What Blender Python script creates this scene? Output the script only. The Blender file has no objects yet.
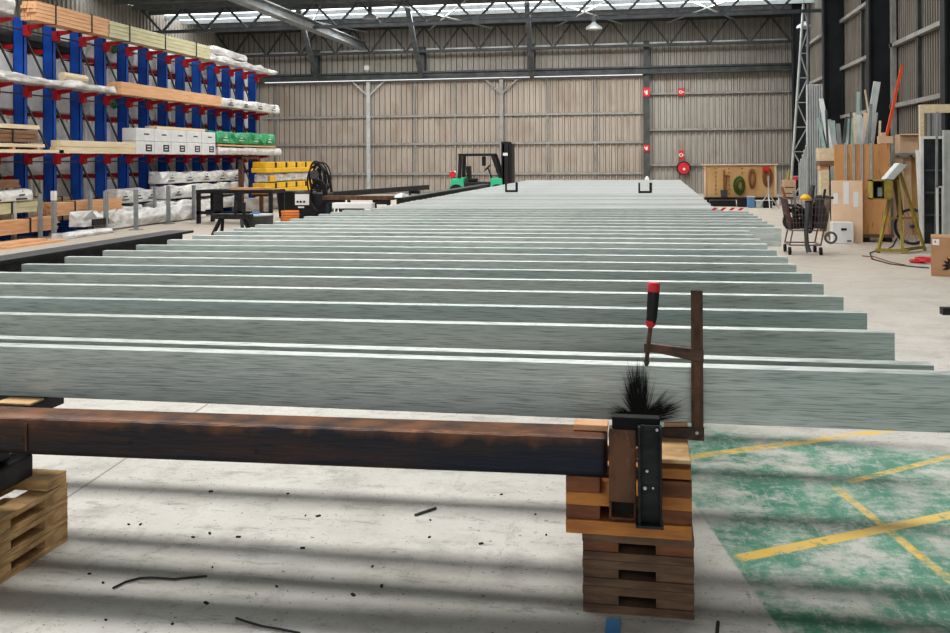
import bpy, bmesh, math, random
from mathutils import Vector, Matrix
random.seed(7)
C = bpy.context.scene.collection
# ------------------------------------------------------------------ camera
FPX, CX, CY0, HC = 940.0, 475.0, 160.0, 1.6
TH, RO = math.atan(171/940), -0.006
_s, _c = math.sin(TH), math.cos(TH)
FW = Vector((-_s, _c, 0)); R0 = Vector((_c, _s, 0)); U0 = Vector((0, 0, 1))
RT = R0*math.cos(RO)+U0*math.sin(RO); UP = -R0*math.sin(RO)+U0*math.cos(RO)
def on(ax, val, px, py):
    d = FW+RT*((px-CX)/FPX)+UP*((CY0-py)/FPX)
    o = Vector((0, 0, HC)); t = (val-o[ax])/d[ax]
    return o+d*t
cam = bpy.data.cameras.new('camera'); co = bpy.data.objects.new('camera', cam); C.objects.link(co)
m = Matrix((RT, UP, -FW)).transposed().to_4x4(); m.translation = (0, 0, HC); co.matrix_world = m
cam.sensor_width = 36; cam.lens = FPX*36/950; cam.shift_y = -(316.5-CY0)/950; cam.clip_end = 200
bpy.context.scene.camera = co

# ------------------------------------------------------------------ materials
def mat(name, col, rough=.6, metal=0., col2=None, scale=6., stretch=(1, 1, 1), lo=.35, hi=.65, bump=0., bscale=None,
        col3=None, scale3=30., lo3=.6, hi3=.75, emit=0., alpha=1., spec=.4, detail=6):
    M = bpy.data.materials.new(name); M.use_nodes = True
    nt = M.node_tree; N = nt.nodes; L = nt.links; b = N['Principled BSDF']
    b.inputs['Roughness'].default_value = rough; b.inputs['Metallic'].default_value = metal
    b.inputs['Specular IOR Level'].default_value = spec
    b.inputs['Base Color'].default_value = (*col, 1)
    tc = N.new('ShaderNodeTexCoord'); mp = N.new('ShaderNodeMapping'); mp.inputs['Scale'].default_value = stretch
    L.new(tc.outputs['Object'], mp.inputs['Vector'])
    def mixn(a, bcol, sc, lo_, hi_):
        n = N.new('ShaderNodeTexNoise'); n.inputs['Scale'].default_value = sc; n.inputs['Detail'].default_value = detail
        L.new(mp.outputs[0], n.inputs['Vector'])
        r = N.new('ShaderNodeMapRange'); r.inputs[1].default_value = lo_; r.inputs[2].default_value = hi_
        L.new(n.outputs[0], r.inputs[0])
        x = N.new('ShaderNodeMix'); x.data_type = 'RGBA'; L.new(r.outputs[0], x.inputs[0])
        if isinstance(a, tuple): x.inputs[6].default_value = (*a, 1)
        else: L.new(a, x.inputs[6])
        x.inputs[7].default_value = (*bcol, 1)
        return x.outputs[2]
    out = None
    if col2: out = mixn(col, col2, scale, lo, hi)
    if col3: out = mixn(out if out else col, col3, scale3, lo3, hi3)
    if out: L.new(out, b.inputs['Base Color'])
    if bump:
        n = N.new('ShaderNodeTexNoise'); n.inputs['Scale'].default_value = bscale or scale*3; n.inputs['Detail'].default_value = 4
        L.new(mp.outputs[0], n.inputs['Vector'])
        bp = N.new('ShaderNodeBump'); bp.inputs['Strength'].default_value = bump; bp.inputs['Distance'].default_value = .02
        L.new(n.outputs[0], bp.inputs['Height']); L.new(bp.outputs[0], b.inputs['Normal'])
    if emit:
        b.inputs['Emission Color'].default_value = (*col, 1); b.inputs['Emission Strength'].default_value = emit
    if alpha < 1: b.inputs['Alpha'].default_value = alpha
    return M
M = {}
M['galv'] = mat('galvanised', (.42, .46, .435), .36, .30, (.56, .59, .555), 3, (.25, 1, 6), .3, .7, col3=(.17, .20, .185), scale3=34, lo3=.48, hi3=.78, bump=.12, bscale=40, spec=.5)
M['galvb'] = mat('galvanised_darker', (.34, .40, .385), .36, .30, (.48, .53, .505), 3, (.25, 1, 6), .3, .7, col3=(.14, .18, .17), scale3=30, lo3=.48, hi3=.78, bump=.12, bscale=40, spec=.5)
M['galvfar'] = mat('galvanised_lit_far', (.50, .53, .52), .34, .25, (.66, .68, .67), 2, (.25, 1, 6), .3, .7, spec=.5)  # lighter copy of galv: brightness of the far rows is in the colour
M['rust'] = mat('rusty_steel', (.045, .024, .015), .6, .3, (.17, .07, .028), 5, (1, 1, 2), .4, .72, .25, 30, col3=(.02, .024, .032), scale3=3, lo3=.5, hi3=.62)
M['rustb'] = mat('brown_rust', (.16, .08, .045), .7, .2, (.06, .035, .024), 6, (2, 2, 1), .4, .65, .2, 40, col3=(.25, .14, .08), scale3=25, lo3=.6, hi3=.75)
M['rustbar'] = mat('rust_bar', (.07, .05, .042), .6, .3, (.15, .085, .055), 12, (1, 1, 1), .4, .65, .2, 60, col3=(.05, .035, .03), scale3=18, lo3=.55, hi3=.7)
M['blacksteel'] = mat('black_steel', (.012, .013, .015), .45, .3, (.035, .035, .037), 8, (1, 1, 3), .4, .7, .1, 40)
M['darkcol'] = mat('dark_column', (.014, .016, .019), .7, 0, (.024, .026, .03), 2)
M['darkgrey'] = mat('dark_grey_steel', (.06, .065, .068), .6, .2, (.10, .105, .105), 3)
M['steelgrey'] = mat('grey_painted_steel', (.20, .22, .225), .6, .1, (.28, .29, .29), 4)
M['truss'] = mat('truss_steel', (.10, .115, .135), .6, .1, (.16, .175, .19), 3)
M['girt'] = mat('girt_steel', (.26, .25, .235), .6, .2, (.35, .34, .32), 4)
M['clad'] = mat('wall_cladding', (.36, .335, .295), .75, 0, (.44, .415, .37), .9, (1, 1, .5), .3, .7, col3=(.30, .22, .17), scale3=1.6, lo3=.58, hi3=.85)
M['cladr'] = mat('side_cladding', (.23, .215, .185), .8, 0, (.31, .29, .25), 1.2, (1, 1, .5), .3, .7, col3=(.20, .18, .15), scale3=5, lo3=.55, hi3=.8)
M['door'] = mat('door_cladding', (.38, .325, .275), .8, 0, (.47, .41, .355), .8, (1, 1, .4), .3, .7, col3=(.30, .23, .175), scale3=1.3, lo3=.52, hi3=.8)
M['roof'] = mat('roof_sheet', (.13, .14, .15), .6, .2, (.24, .25, .26), .7)
M['sky'] = mat('skylight_sheet', (.93, .97, 1.), .5, emit=2.2)
M['blue'] = mat('rack_blue', (.012, .10, .46), .5, 0, (.008, .06, .30), 2.5, bump=0)
M['red'] = mat('rack_red', (.50, .018, .03), .5, 0, (.35, .012, .02), 3)
M['signred'] = mat('sign_red', (.62, .03, .045), .5, 0, (.55, .03, .04), 3)
M['white'] = mat('white_plastic', (.72, .72, .71), .5, 0, (.62, .62, .61), 4)
M['wrap'] = mat('white_wrap', (.70, .69, .67), .35, 0, (.40, .40, .39), 3.2, (1, 1, 2.2), .42, .75, .8, 6, col3=(.2, .2, .2), scale3=5, lo3=.62, hi3=.8)
M['wrapg'] = mat('clear_wrap', (.42, .40, .37), .3, 0, (.66, .66, .66), 5, (1, .6, 2), .45, .6, .8, 9)
M['timber'] = mat('orange_timber', (.60, .33, .17), .7, 0, (.70, .43, .25), 4, (3, .5, 6), .35, .65)
M['timberp'] = mat('pale_timber', (.62, .50, .33), .7, 0, (.70, .60, .43), 4, (3, .5, 6), .35, .65)
M['timberg'] = mat('treated_timber', (.46, .44, .27), .7, 0, (.58, .54, .36), 4, (3, .5, 6), .35, .65)
M['timberb'] = mat('brown_timber', (.17, .09, .05), .7, 0, (.26, .15, .09), 4, (3, .5, 6), .35, .65)
M['dark'] = mat('dark_gap', (.03, .025, .02), .9)
M['black'] = mat('black_plastic', (.012, .012, .013), .5)
M['paint'] = mat('black_paint', (.004, .004, .004), .8)
M['green'] = mat('green_wrap', (.02, .22, .085), .45, 0, (.05, .36, .16), 6, (1, 1, 1), .4, .6, .6, 9)
M['forkgreen'] = mat('forklift_green', (.05, .48, .26), .45)
M['yellow'] = mat('yellow_paint', (.78, .47, .02), .5, 0, (.65, .38, .03), 6)
M['yelold'] = mat('worn_yellow', (.38, .30, .05), .6, 0, (.24, .19, .06), 8)
M['ply'] = mat('plywood', (.60, .36, .15), .65, 0, (.72, .47, .23), 2.5, (1, 1, .4), .35, .65)
M['plyo'] = mat('orange_plywood', (.46, .235, .095), .65, 0, (.60, .33, .15), 2.2, (2, 1, .35), .35, .65, col3=(.30, .14, .06), scale3=9, lo3=.58, hi3=.7)
M['pinkboard'] = mat('pale_board', (.72, .50, .34), .7, 0, (.78, .58, .43), 3)
M['card'] = mat('cardboard', (.40, .23, .13), .75, 0, (.46, .27, .155), 4)
M['cardl'] = mat('light_cardboard', (.55, .38, .25), .75, 0, (.62, .44, .3), 4)
M['palw'] = mat('pallet_wood', (.60, .40, .20), .75, 0, (.36, .21, .09), 5, (1, 1.5, 8), .42, .68, .2, 40, col3=(.66, .49, .30), scale3=9, lo3=.55, hi3=.7)
M['palo'] = mat('orange_pallet_wood', (.50, .22, .06), .75, 0, (.36, .15, .05), 5, (1.5, 1, 8), .4, .65, .2, 40)
M['palb'] = mat('brown_pallet_wood', (.22, .09, .04), .75, 0, (.13, .055, .03), 5, (1.5, 1, 6), .4, .65, .2, 40)
M['pald'] = mat('old_pallet_wood', (.17, .105, .065), .8, 0, (.09, .055, .036), 5, (1.5, 1, 8), .4, .65, .2, 40)
M['chrome'] = mat('wire_metal', (.22, .155, .15), .35, .5)
M['pale'] = mat('pale_metal', (.58, .60, .58), .4, .3, (.46, .49, .48), 5)
M['rib'] = mat('ribbed_sheet', (.66, .68, .68), .4, .2, (.55, .57, .57), 5)
M['ribdark'] = mat('rib_flank_shade', (.12, .105, .09), .85, 0, (.18, .16, .14), 1.5, (1, 1, .5))  # shade of the rib flanks, put into the colour
M['teal'] = mat('pale_teal', (.30, .44, .40), .5, .1, (.4, .52, .48), 5)
M['redpole'] = mat('orange_red_paint', (.72, .10, .03), .5)
M['glass'] = mat('dark_glass', (.02, .024, .028), .12, 0, (.05, .055, .06), 3)
M['hoseg'] = mat('green_hose', (.06, .10, .015), .5)
M['brownhose'] = mat('brown_rope', (.22, .09, .04), .7)
M['orange'] = mat('orange_hose', (.62, .20, .05), .5)
M['bluebox'] = mat('blue_case', (.12, .25, .42), .5)
M['teald'] = mat('dark_teal', (.01, .10, .13), .5)
M['labelw'] = mat('paper_label', (.75, .75, .73), .6)
M['tape'] = mat('blue_tape', (.10, .30, .55), .6)
M['lampsh'] = mat('lamp_shade_metal', (.45, .47, .48), .4, .5)
M['skin'] = mat('leather_tan', (.35, .22, .14), .6)

def rust_mat():
    Mx = mat('rusty_beam_paint', (.030, .026, .028), .5, .35, (.085, .04, .024), 4, (.5, 1, 3), .42, .66, .3, 26, col3=(.018, .022, .034), scale3=2.2, lo3=.48, hi3=.6)
    nt = Mx.node_tree; N = nt.nodes; L = nt.links; b = N['Principled BSDF']; old = b.inputs['Base Color'].links[0].from_socket
    tc = N.new('ShaderNodeTexCoord'); sp = N.new('ShaderNodeSeparateXYZ'); L.new(tc.outputs['Object'], sp.inputs[0])
    n = N.new('ShaderNodeTexNoise'); n.inputs['Scale'].default_value = 9; n.inputs['Detail'].default_value = 8; L.new(tc.outputs['Object'], n.inputs['Vector'])
    a = N.new('ShaderNodeMath'); a.operation = 'MULTIPLY_ADD'; L.new(n.outputs[0], a.inputs[0]); a.inputs[1].default_value = .14; L.new(sp.outputs[2], a.inputs[2])
    r = N.new('ShaderNodeMapRange'); r.inputs[1].default_value = .178; r.inputs[2].default_value = .232; L.new(a.outputs[0], r.inputs[0])
    x = N.new('ShaderNodeMix'); x.data_type = 'RGBA'; L.new(r.outputs[0], x.inputs[0]); L.new(old, x.inputs[6]); x.inputs[7].default_value = (.20, .09, .042, 1)
    L.new(x.outputs[2], b.inputs['Base Color']); return Mx
M['rustbeam'] = rust_mat()
def floor_mat():
    Mx = bpy.data.materials.new('concrete_floor'); Mx.use_nodes = True
    nt = Mx.node_tree; N = nt.nodes; L = nt.links; b = N['Principled BSDF']
    b.inputs['Roughness'].default_value = .55; b.inputs['Specular IOR Level'].default_value = .35
    tc = N.new('ShaderNodeTexCoord')
    def noise(sc, det=6, st=(1, 1, 1), rough=.6, loc=(0, 0, 0)):
        mp = N.new('ShaderNodeMapping'); mp.inputs['Scale'].default_value = st; mp.inputs['Location'].default_value = loc
        L.new(tc.outputs['Object'], mp.inputs['Vector'])
        n = N.new('ShaderNodeTexNoise'); n.inputs['Scale'].default_value = sc; n.inputs['Detail'].default_value = det
        n.inputs['Roughness'].default_value = rough; L.new(mp.outputs[0], n.inputs['Vector']); return n.outputs[0]
    def mr(v, a, c, lo=0., hi=1.):
        r = N.new('ShaderNodeMapRange'); r.inputs[1].default_value = a; r.inputs[2].default_value = c
        r.inputs[3].default_value = lo; r.inputs[4].default_value = hi; L.new(v, r.inputs[0]); return r.outputs[0]
    def ma(op, a, c=None):
        n = N.new('ShaderNodeMath'); n.operation = op
        for i, v in enumerate((a, c)):
            if v is None: continue
            if isinstance(v, (int, float)): n.inputs[i].default_value = v
            else: L.new(v, n.inputs[i])
        return n.outputs[0]
    def mix(f, a, c):
        x = N.new('ShaderNodeMix'); x.data_type = 'RGBA'; L.new(f, x.inputs[0])
        for i, v in ((6, a), (7, c)):
            if isinstance(v, tuple): x.inputs[i].default_value = (*v, 1)
            else: L.new(v, x.inputs[i])
        return x.outputs[2]
    sp = N.new('ShaderNodeSeparateXYZ'); L.new(tc.outputs['Object'], sp.inputs[0]); X, Y = sp.outputs[0], sp.outputs[1]
    def line(p, q):           # signed distance to the line through p, q
        d = (Vector(q)-Vector(p)).normalized(); n = (-d.y, d.x); k = -(n[0]*p[0]+n[1]*p[1])
        return ma('ADD', ma('ADD', ma('MULTIPLY', X, n[0]), ma('MULTIPLY', Y, n[1])), k)
    def along(p, q):
        d = (Vector(q)-Vector(p)).normalized()
        return ma('ADD', ma('ADD', ma('MULTIPLY', X, d.x), ma('MULTIPLY', Y, d.y)), -(d.x*p[0]+d.y*p[1]))
    base = mix(mr(noise(1.3), .3, .7), (.47, .45, .41), (.58, .56, .52))
    base = mix(mr(noise(5, 9, (1,1,1), .75), .52, .72), base, (.42, .39, .35))
    base = mix(mr(noise(3.3, 10, (1, 3.5, 1), .8, (2, 7, 0)), .545, .62, 0, .7), base, (.25, .24, .22))
    base = mix(mr(noise(1.9, 10, (2.5, 1, 1), .85, (9, 3, 0)), .55, .62, 0, .6), base, (.34, .32, .29))
    base = mix(mr(noise(2.2, 8, (1, 1, 1), .7, (4, 2, 0)), .55, .66, 0, .5), base, (.30, .285, .26))
    base = mix(mr(noise(24, 4, (1, 1, 1), .7), .63, .69, 0, .85), base, (.15, .14, .13))
    base = mix(mr(noise(55, 2), .66, .71, 0, .8), base, (.07, .06, .05))
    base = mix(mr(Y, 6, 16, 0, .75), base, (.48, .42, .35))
    p = lambda a, c: tuple(on(2, 0, a, c)[:2])
    # construction joint
    j = ma('ABSOLUTE', line(p(68, 497), p(128, 457)))
    base = mix(mr(j, .004, .010, .6, 0), base, (.12, .11, .10))
    # worn green painted area
    e = line(p(697, 508), p(782, 633))
    top = line(p(700, 424), p(950, 452))
    g = ma('MULTIPLY', mr(e, -.006, .006), mr(top, -.12, .05, 1, 0))
    wear = ma('ADD', mr(noise(2.6, 9, (1, 1, 1), .72, (1, 5, 0)), .47, .60, 1, .15), 0.)
    wear = ma('MULTIPLY', wear, mr(noise(14, 6, (1, 1, 1), .8), .50, .66, 1, .2))
    wear = ma('MULTIPLY', wear, mr(noise(6, 10, (4, .6, 1), .85), .54, .62, 1, .35))
    grn = mix(mr(noise(3, 5), .35, .65), (.05, .19, .125), (.12, .29, .205))
    base = mix(ma('MULTIPLY', g, wear), base, grn)
    # worn yellow lines
    def yl(pq, w, t0, t1, wr):
        d = ma('ABSOLUTE', line(*pq)); a = along(*pq)
        mk = ma('MULTIPLY', mr(d, w-.004, w+.004, 1, 0), ma('MULTIPLY', mr(a, t0, t0+.03), mr(a, t1, t1+.05, 1, 0)))
        return ma('MULTIPLY', mk, mr(noise(11, 9, (1, 1, 1), .8, (t1, w*50, 0)), .5-wr, .58, 1, .1))
    ycol = mix(mr(noise(6, 5), .35, .65), (.70, .44, .08), (.64, .47, .17))
    for pq, w, t0, t1, wr in (((p(740, 558), p(950, 515)), .034, -.02, 3.5, -.06),
                              ((p(835, 487), p(950, 580)), .022, -.02, 3., .08),
                              ((p(690, 457), p(890, 430)), .040, -.35, 1.42, .06),
                              ((p(880, 474), p(940, 459)), .024, -.25, .60, .05)):
        base = mix(yl(pq, w, t0, t1, wr), base, ycol)
    L.new(base, b.inputs['Base Color'])
    bp = N.new('ShaderNodeBump'); bp.inputs['Strength'].default_value = .15; bp.inputs['Distance'].default_value = .01
    L.new(noise(20, 6), bp.inputs['Height']); L.new(bp.outputs[0], b.inputs['Normal'])
    L.new(mr(noise(3), .3, .7, .35, .7), b.inputs['Roughness'])
    return Mx
M['floor'] = floor_mat()

# ------------------------------------------------------------------ mesh helpers
class MB:
    def __init__(s): s.v = []; s.f = []; s.sm = False
    def box(s, x0, x1, y0, y1, z0, z1):
        n = len(s.v)
        s.v += [(x, y, z) for z in (z0, z1) for y in (y0, y1) for x in (x0, x1)]
        s.f += [tuple(n+i for i in q) for q in ((0, 2, 3, 1), (4, 5, 7, 6), (0, 1, 5, 4), (2, 6, 7, 3), (0, 4, 6, 2), (1, 3, 7, 5))]
        return s
    def hull(s, pts8):  # 8 corners ordered like box
        n = len(s.v); s.v += [tuple(p) for p in pts8]
        s.f += [tuple(n+i for i in q) for q in ((0, 2, 3, 1), (4, 5, 7, 6), (0, 1, 5, 4), (2, 6, 7, 3), (0, 4, 6, 2), (1, 3, 7, 5))]
        return s
    def bar(s, p, q, w, h=None, up=(0, 0, 1)):
        h = h or w; p = Vector(p); q = Vector(q); d = (q-p).normalized(); up = Vector(up)
        if abs(d.dot(up)) > .99: up = Vector((0, 1, 0))
        a = d.cross(up).normalized()*w/2; b = a.cross(d).normalized()*h/2
        return s.hull([p-a-b, p+a-b, q-a-b, q+a-b, p-a+b, p+a+b, q-a+b, q+a+b])
    def tube(s, pts, r, n=8, close=False):
        pts = [Vector(p) for p in pts]; k0 = len(s.v); rs = r if isinstance(r, (list, tuple)) else [r]*len(pts)
        m_ = len(pts); ref = None
        for i, p in enumerate(pts):
            a = pts[i-1] if (i > 0 or close) else p; b = pts[(i+1) % m_] if (i < m_-1 or close) else p
            d = (b-a).normalized()
            if ref is None: ref = Vector((0, 0, 1)) if abs(d.z) < .9 else Vector((1, 0, 0))
            u = d.cross(ref).normalized(); w = u.cross(d).normalized(); ref = w if w.length else ref
            for k in range(n):
                t = 2*math.pi*k/n; s.v.append(tuple(p+(u*math.cos(t)+w*math.sin(t))*rs[i]))
        for i in range(m_ if close else m_-1):
            for k in range(n):
                a = k0+i*n+k; b = k0+i*n+(k+1) % n; j = ((i+1) % m_)
                s.f.append((a, b, k0+j*n+(k+1) % n, k0+j*n+k))
        if not close:
            s.f.append(tuple(k0+k for k in range(n))[::-1]); s.f.append(tuple(k0+(m_-1)*n+k for k in range(n)))
        return s
    def ring(s, c, R, r, nrm=(0, 1, 0), n=24, m_=6, sx=1., sz=1.):
        c = Vector(c); z = Vector(nrm).normalized(); ref = Vector((0, 0, 1)) if abs(z.z) < .9 else Vector((1, 0, 0))
        u = z.cross(ref).normalized(); w = u.cross(z)
        return s.tube([c+u*math.cos(2*math.pi*i/n)*R*sx+w*math.sin(2*math.pi*i/n)*R*sz for i in range(n)], r, m_, True)
    def prism(s, prof, p, q):  # profile in (a,b) plane swept along axis: 'x' or 'y' given by p, q; prof pts are (u,v) = (y,z) for x sweep
        n = len(s.v); k = len(prof)
        s.v += [(p, a, b) for a, b in prof]+[(q, a, b) for a, b in prof]
        s.f += [(n+i, n+(i+1) % k, n+k+(i+1) % k, n+k+i) for i in range(k)]
        s.f += [tuple(n+i for i in range(k))[::-1], tuple(n+k+i for i in range(k))]
        return s
    def poly(s, pts): n = len(s.v); s.v += [tuple(p) for p in pts]; s.f.append(tuple(range(n, n+len(pts)))); return s
    def disc(s, c, r, nrm=(0, -1, 0), n=20, th=.01):
        c = Vector(c); z = Vector(nrm).normalized(); return s.tube([c, c+z*th], r, n)
    def build(s, name, m_, parent=None, bevel=0, smooth=False, kind=None, seg=2):
        me = bpy.data.meshes.new(name); off = Vector(parent_loc(parent)) if parent else Vector((0, 0, 0))
        me.from_pydata([tuple(Vector(v)-off) for v in s.v], [], s.f); me.validate()
        bm = bmesh.new(); bm.from_mesh(me); bmesh.ops.recalc_face_normals(bm, faces=bm.faces)
        if smooth:
            for f in bm.faces: f.smooth = True
        bm.to_mesh(me); bm.free()
        me.materials.append(M[m_] if isinstance(m_, str) else m_)
        o = bpy.data.objects.new(name, me); C.objects.link(o)
        if parent: o.parent = parent
        if bevel:
            b = o.modifiers.new('bevel', 'BEVEL'); b.width = bevel; b.segments = seg; b.limit_method = 'ANGLE'
        if smooth:
            e = o.modifiers.new('split', 'EDGE_SPLIT'); e.split_angle = math.radians(40)
        if kind: o['kind'] = kind
        return o
def parent_loc(o):
    v = Vector((0, 0, 0))
    while o: v += o.location; o = o.parent
    return v
def tag(o, label, cat, group=None):
    o['label'] = label; o['category'] = cat
    if group: o['group'] = group
    return o
def T(name, label, cat, loc=(0, 0, 0), group=None):
    o = bpy.data.objects.new(name, None); C.objects.link(o); o.location = loc; o.empty_display_size = .2
    return tag(o, label, cat, group)
def solo(name, mb, m_, label, cat, group=None, **k):      # a thing that is one mesh, origin at its base centre
    xs, ys, zs = zip(*mb.v); c = ((min(xs)+max(xs))/2, (min(ys)+max(ys))/2, min(zs))
    mb.v = [(a-c[0], b-c[1], d-c[2]) for a, b, d in mb.v]
    o = mb.build(name, m_, **k); o.location = c
    return tag(o, label, cat, group)
def dup(root, loc, label=None, group=None):
    r = root.copy(); C.objects.link(r); r.location = loc
    if label: r['label'] = label
    if group: r['group'] = group
    for ch in list(root.children):
        c = ch.copy(); C.objects.link(c); c.parent = r
        for g in ch.children:
            d = g.copy(); C.objects.link(d); d.parent = c
    return r
B = MB

# ------------------------------------------------------------------ the building
YW, XW, ZR, XL, YB = 44.0, 6.8, 8.1, -21.0, -5.0
B().box(XL-.3, XW+.3, YB, YW+.3, -.2, 0).build('floor', 'floor', kind='structure')
def corr(a0, a1, z0, z1, at, axis, pitch=.27, depth=.075, sgn=1, seams=()):
    b = B(); pts = []; a = a0
    while a < a1:
        pts += [(a, 0), (a+pitch*.62, 0), (a+pitch*.70, depth), (a+pitch*.92, depth)]; a += pitch
    pts.append((a1, 0)); pts = [p for p in pts if p[0] <= a1+1e-6]
    for i in range(len(pts)-1):
        (u0, d0), (u1, d1) = pts[i], pts[i+1]
        f = (lambda u, d, z: (u, at+sgn*d, z)) if axis == 'x' else (lambda u, d, z: (at+sgn*d, u, z))
        b.poly([f(u0, d0, z0), f(u1, d1, z0), f(u1, d1, z1), f(u0, d0, z1)])
    return b
def ribs(o, m_):      # painted shade: rib flanks take a darker second colour for contrast
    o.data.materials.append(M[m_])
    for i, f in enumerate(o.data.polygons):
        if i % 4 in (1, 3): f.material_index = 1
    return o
DX0, DX1 = on(1, 43.6, 262, 150).x, on(1, 43.6, 643, 150).x
DZ = 5.45
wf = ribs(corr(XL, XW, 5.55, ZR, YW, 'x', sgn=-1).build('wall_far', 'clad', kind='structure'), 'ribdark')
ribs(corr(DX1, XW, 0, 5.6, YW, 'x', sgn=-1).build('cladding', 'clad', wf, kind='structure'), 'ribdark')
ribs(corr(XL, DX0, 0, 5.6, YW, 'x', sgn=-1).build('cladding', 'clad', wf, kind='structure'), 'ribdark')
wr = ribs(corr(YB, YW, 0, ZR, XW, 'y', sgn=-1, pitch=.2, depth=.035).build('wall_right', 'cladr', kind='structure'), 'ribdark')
wl = corr(YB, YW, 0, ZR, XL, 'y', sgn=1).build('wall_left', 'clad', kind='structure')
# large cladded sliding doors in the far wall
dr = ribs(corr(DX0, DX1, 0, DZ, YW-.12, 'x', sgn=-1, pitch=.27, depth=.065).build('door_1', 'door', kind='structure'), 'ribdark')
b = B()
for zz in (.95, 2.38, 3.72, DZ-.05): b.box(DX0, DX1, YW-.25, YW-.165, zz-.05, zz+.05)
b.box(DX0, DX1, YW-.25, YW-.165, .02, .12)
b.build('door_rail', 'girt', dr)
for px in (369, 502):
    X = on(1, YW-.25, px, 150).x; b = B().box(X-.09, X+.09, YW-.36, YW-.18, 0, DZ)
    b.bar((X-.8, YW-.3, DZ-.02), (X, YW-.3, DZ-.75), .07).bar((X+.8, YW-.3, DZ-.02), (X, YW-.3, DZ-.75), .07)
    b.build('door_post', 'pale' if px == 369 else 'girt', dr)
for px in (275, 320, 415, 455, 548, 595):
    X = on(1, YW-.25, px, 150).x; B().box(X-.03, X+.03, YW-.24, YW-.17, .1, DZ).build('door_stile', 'girt', dr)
# header beam, posts and girts of the far wall
b = B().box(XL, XW, YW-.55, YW-.35, 5.75, 5.83).box(XL, XW, YW-.46, YW-.44, 5.5, 5.8).box(XL, XW, YW-.55, YW-.35, 5.48, 5.55)
b.build('header_beam', 'darkgrey', wf)
X = on(1, YW-.3, 647, 150).x
B().box(X-.13, X+.13, YW-.4, YW-.1, 0, 7.0).build('wall_post', 'darkgrey', wf)
for zz in (1.32, 2.93, 4.58):
    B().box(X, XW, YW-.2, YW-.06, zz-.04, zz+.05).build('girt', 'girt', wf)
B().box(XL, XW, YW-.2, YW-.06, 6.85, 6.95).build('girt', 'pale', wf)
for px in (316, 422, 531):
    X = on(1, YW-.3, px, 60).x; B().box(X-.16, X+.16, YW-.5, YW-.1, 5.8, 7.0).build('wall_post', 'darkgrey', wf)
# lattice along the top of the far wall
def truss(Y, zb, zt, x0, x1, step, m_, name, r=.05):
    b = B().bar((x0, Y, zb), (x1, Y, zb), .16, .12); b.build('bottom_chord', m_, name)
    B().bar((x0, Y, zt), (x1, Y, zt), .14, .12).build('top_chord', m_, name)
    b = B(); x = x0; k = 0
    while x < x1-step/2:
        b.bar((x, Y, zb if k % 2 else zt), (x+step/2, Y, zt if k % 2 else zb), r*1.6); k += 1; x += step/2
    b.build('lattice_web', m_, name)
t = T('wall_truss', 'dark lattice truss running along the top of the far wall', 'truss', (-7, YW-.7, 6.75))
truss(YW-.7, 6.75, 7.9, XL+.2, XW-.2, 1.75, 'darkgrey', t)
for i, (Y, zb) in enumerate(((36.3, 7.02), (27.5, 7.35), (18.5, 7.35))):
    t = T('roof_truss', ['blue-grey lattice roof truss crossing the hall just before the far wall',
                         'lattice roof truss high above the middle of the rack', 'lattice roof truss high above the near end of the rack'][i], 'truss', (-7, Y, zb))
    truss(Y, zb, 8.0, XL+.2, XW-.2, 2.1 if i else 1.9, 'truss', t)
# struts coming down to the header beam
for (x0, y0, x1, y1, lab) in ((298, 0, 317, 79, 'left strut'), (407, 4, 421, 76, 'middle strut'), (527, 4, 532, 76, 'right strut')):
    p = on(1, 37.5, x0, y0); p.z = min(p.z, 8.0); q = on(1, YW-.55, x1, y1)
    B().bar(p, q, .2, .2).build('trim_%d' % {'l': 1, 'm': 2, 'r': 3}[lab[0]], 'truss', kind='structure')
a = on(1, YW-.6, 365, 46); L0 = Vector((a.x, 22, a.z))
b = B().box(a.x-.2, a.x+.2, 22, YW-.8, a.z+.1, a.z+.14).box(a.x-.2, a.x+.2, 22, YW-.8, a.z-.24, a.z-.20).box(a.x-.03, a.x+.03, 22, YW-.8, a.z-.22, a.z+.12)
o = b.build('trim_4', 'steelgrey', kind='structure')
# roof
rf = B()
b = B()
strips = [(5.9, 7.5), (15.5, 16.7), (24.5, 25.7), (31.5, 32.5), (37.4, 40.4)]
y = YB
for s0, s1 in strips+[(YW, YW)]:
    p = y
    while p < s0-1e-6:
        q = min(p+.3, s0); b.poly([(XL, p, ZR), (XW, p, ZR), (XW, (p+q)/2, ZR+.05), (XL, (p+q)/2, ZR+.05)]); b.poly([(XL, (p+q)/2, ZR+.05), (XW, (p+q)/2, ZR+.05), (XW, q, ZR), (XL, q, ZR)]); p = q
    y = s1
ceil = b.build('ceiling', 'roof', kind='structure')
for s0, s1 in strips:
    B().box(XL, XW, s0, s1, ZR, ZR+.03).build('skylight', 'sky', ceil, kind='structure')
b = B(); yy = 26.
while yy < YW: b.box(XL, XW, yy, yy+.07, ZR-.2, ZR-.02); yy += 1.4
b.build('roof_purlin', 'steelgrey', ceil)
b = B()
for (x0, x1) in ((-16, -13), (-10, -7), (-4, -1), (1, 4)):
    b.bar((x0, 36.5, 7.9), (x1, 43, 7.7), .05).bar((x1, 36.5, 7.9), (x0, 43, 7.7), .05)
b.build('roof_brace', 'pale', ceil)
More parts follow.
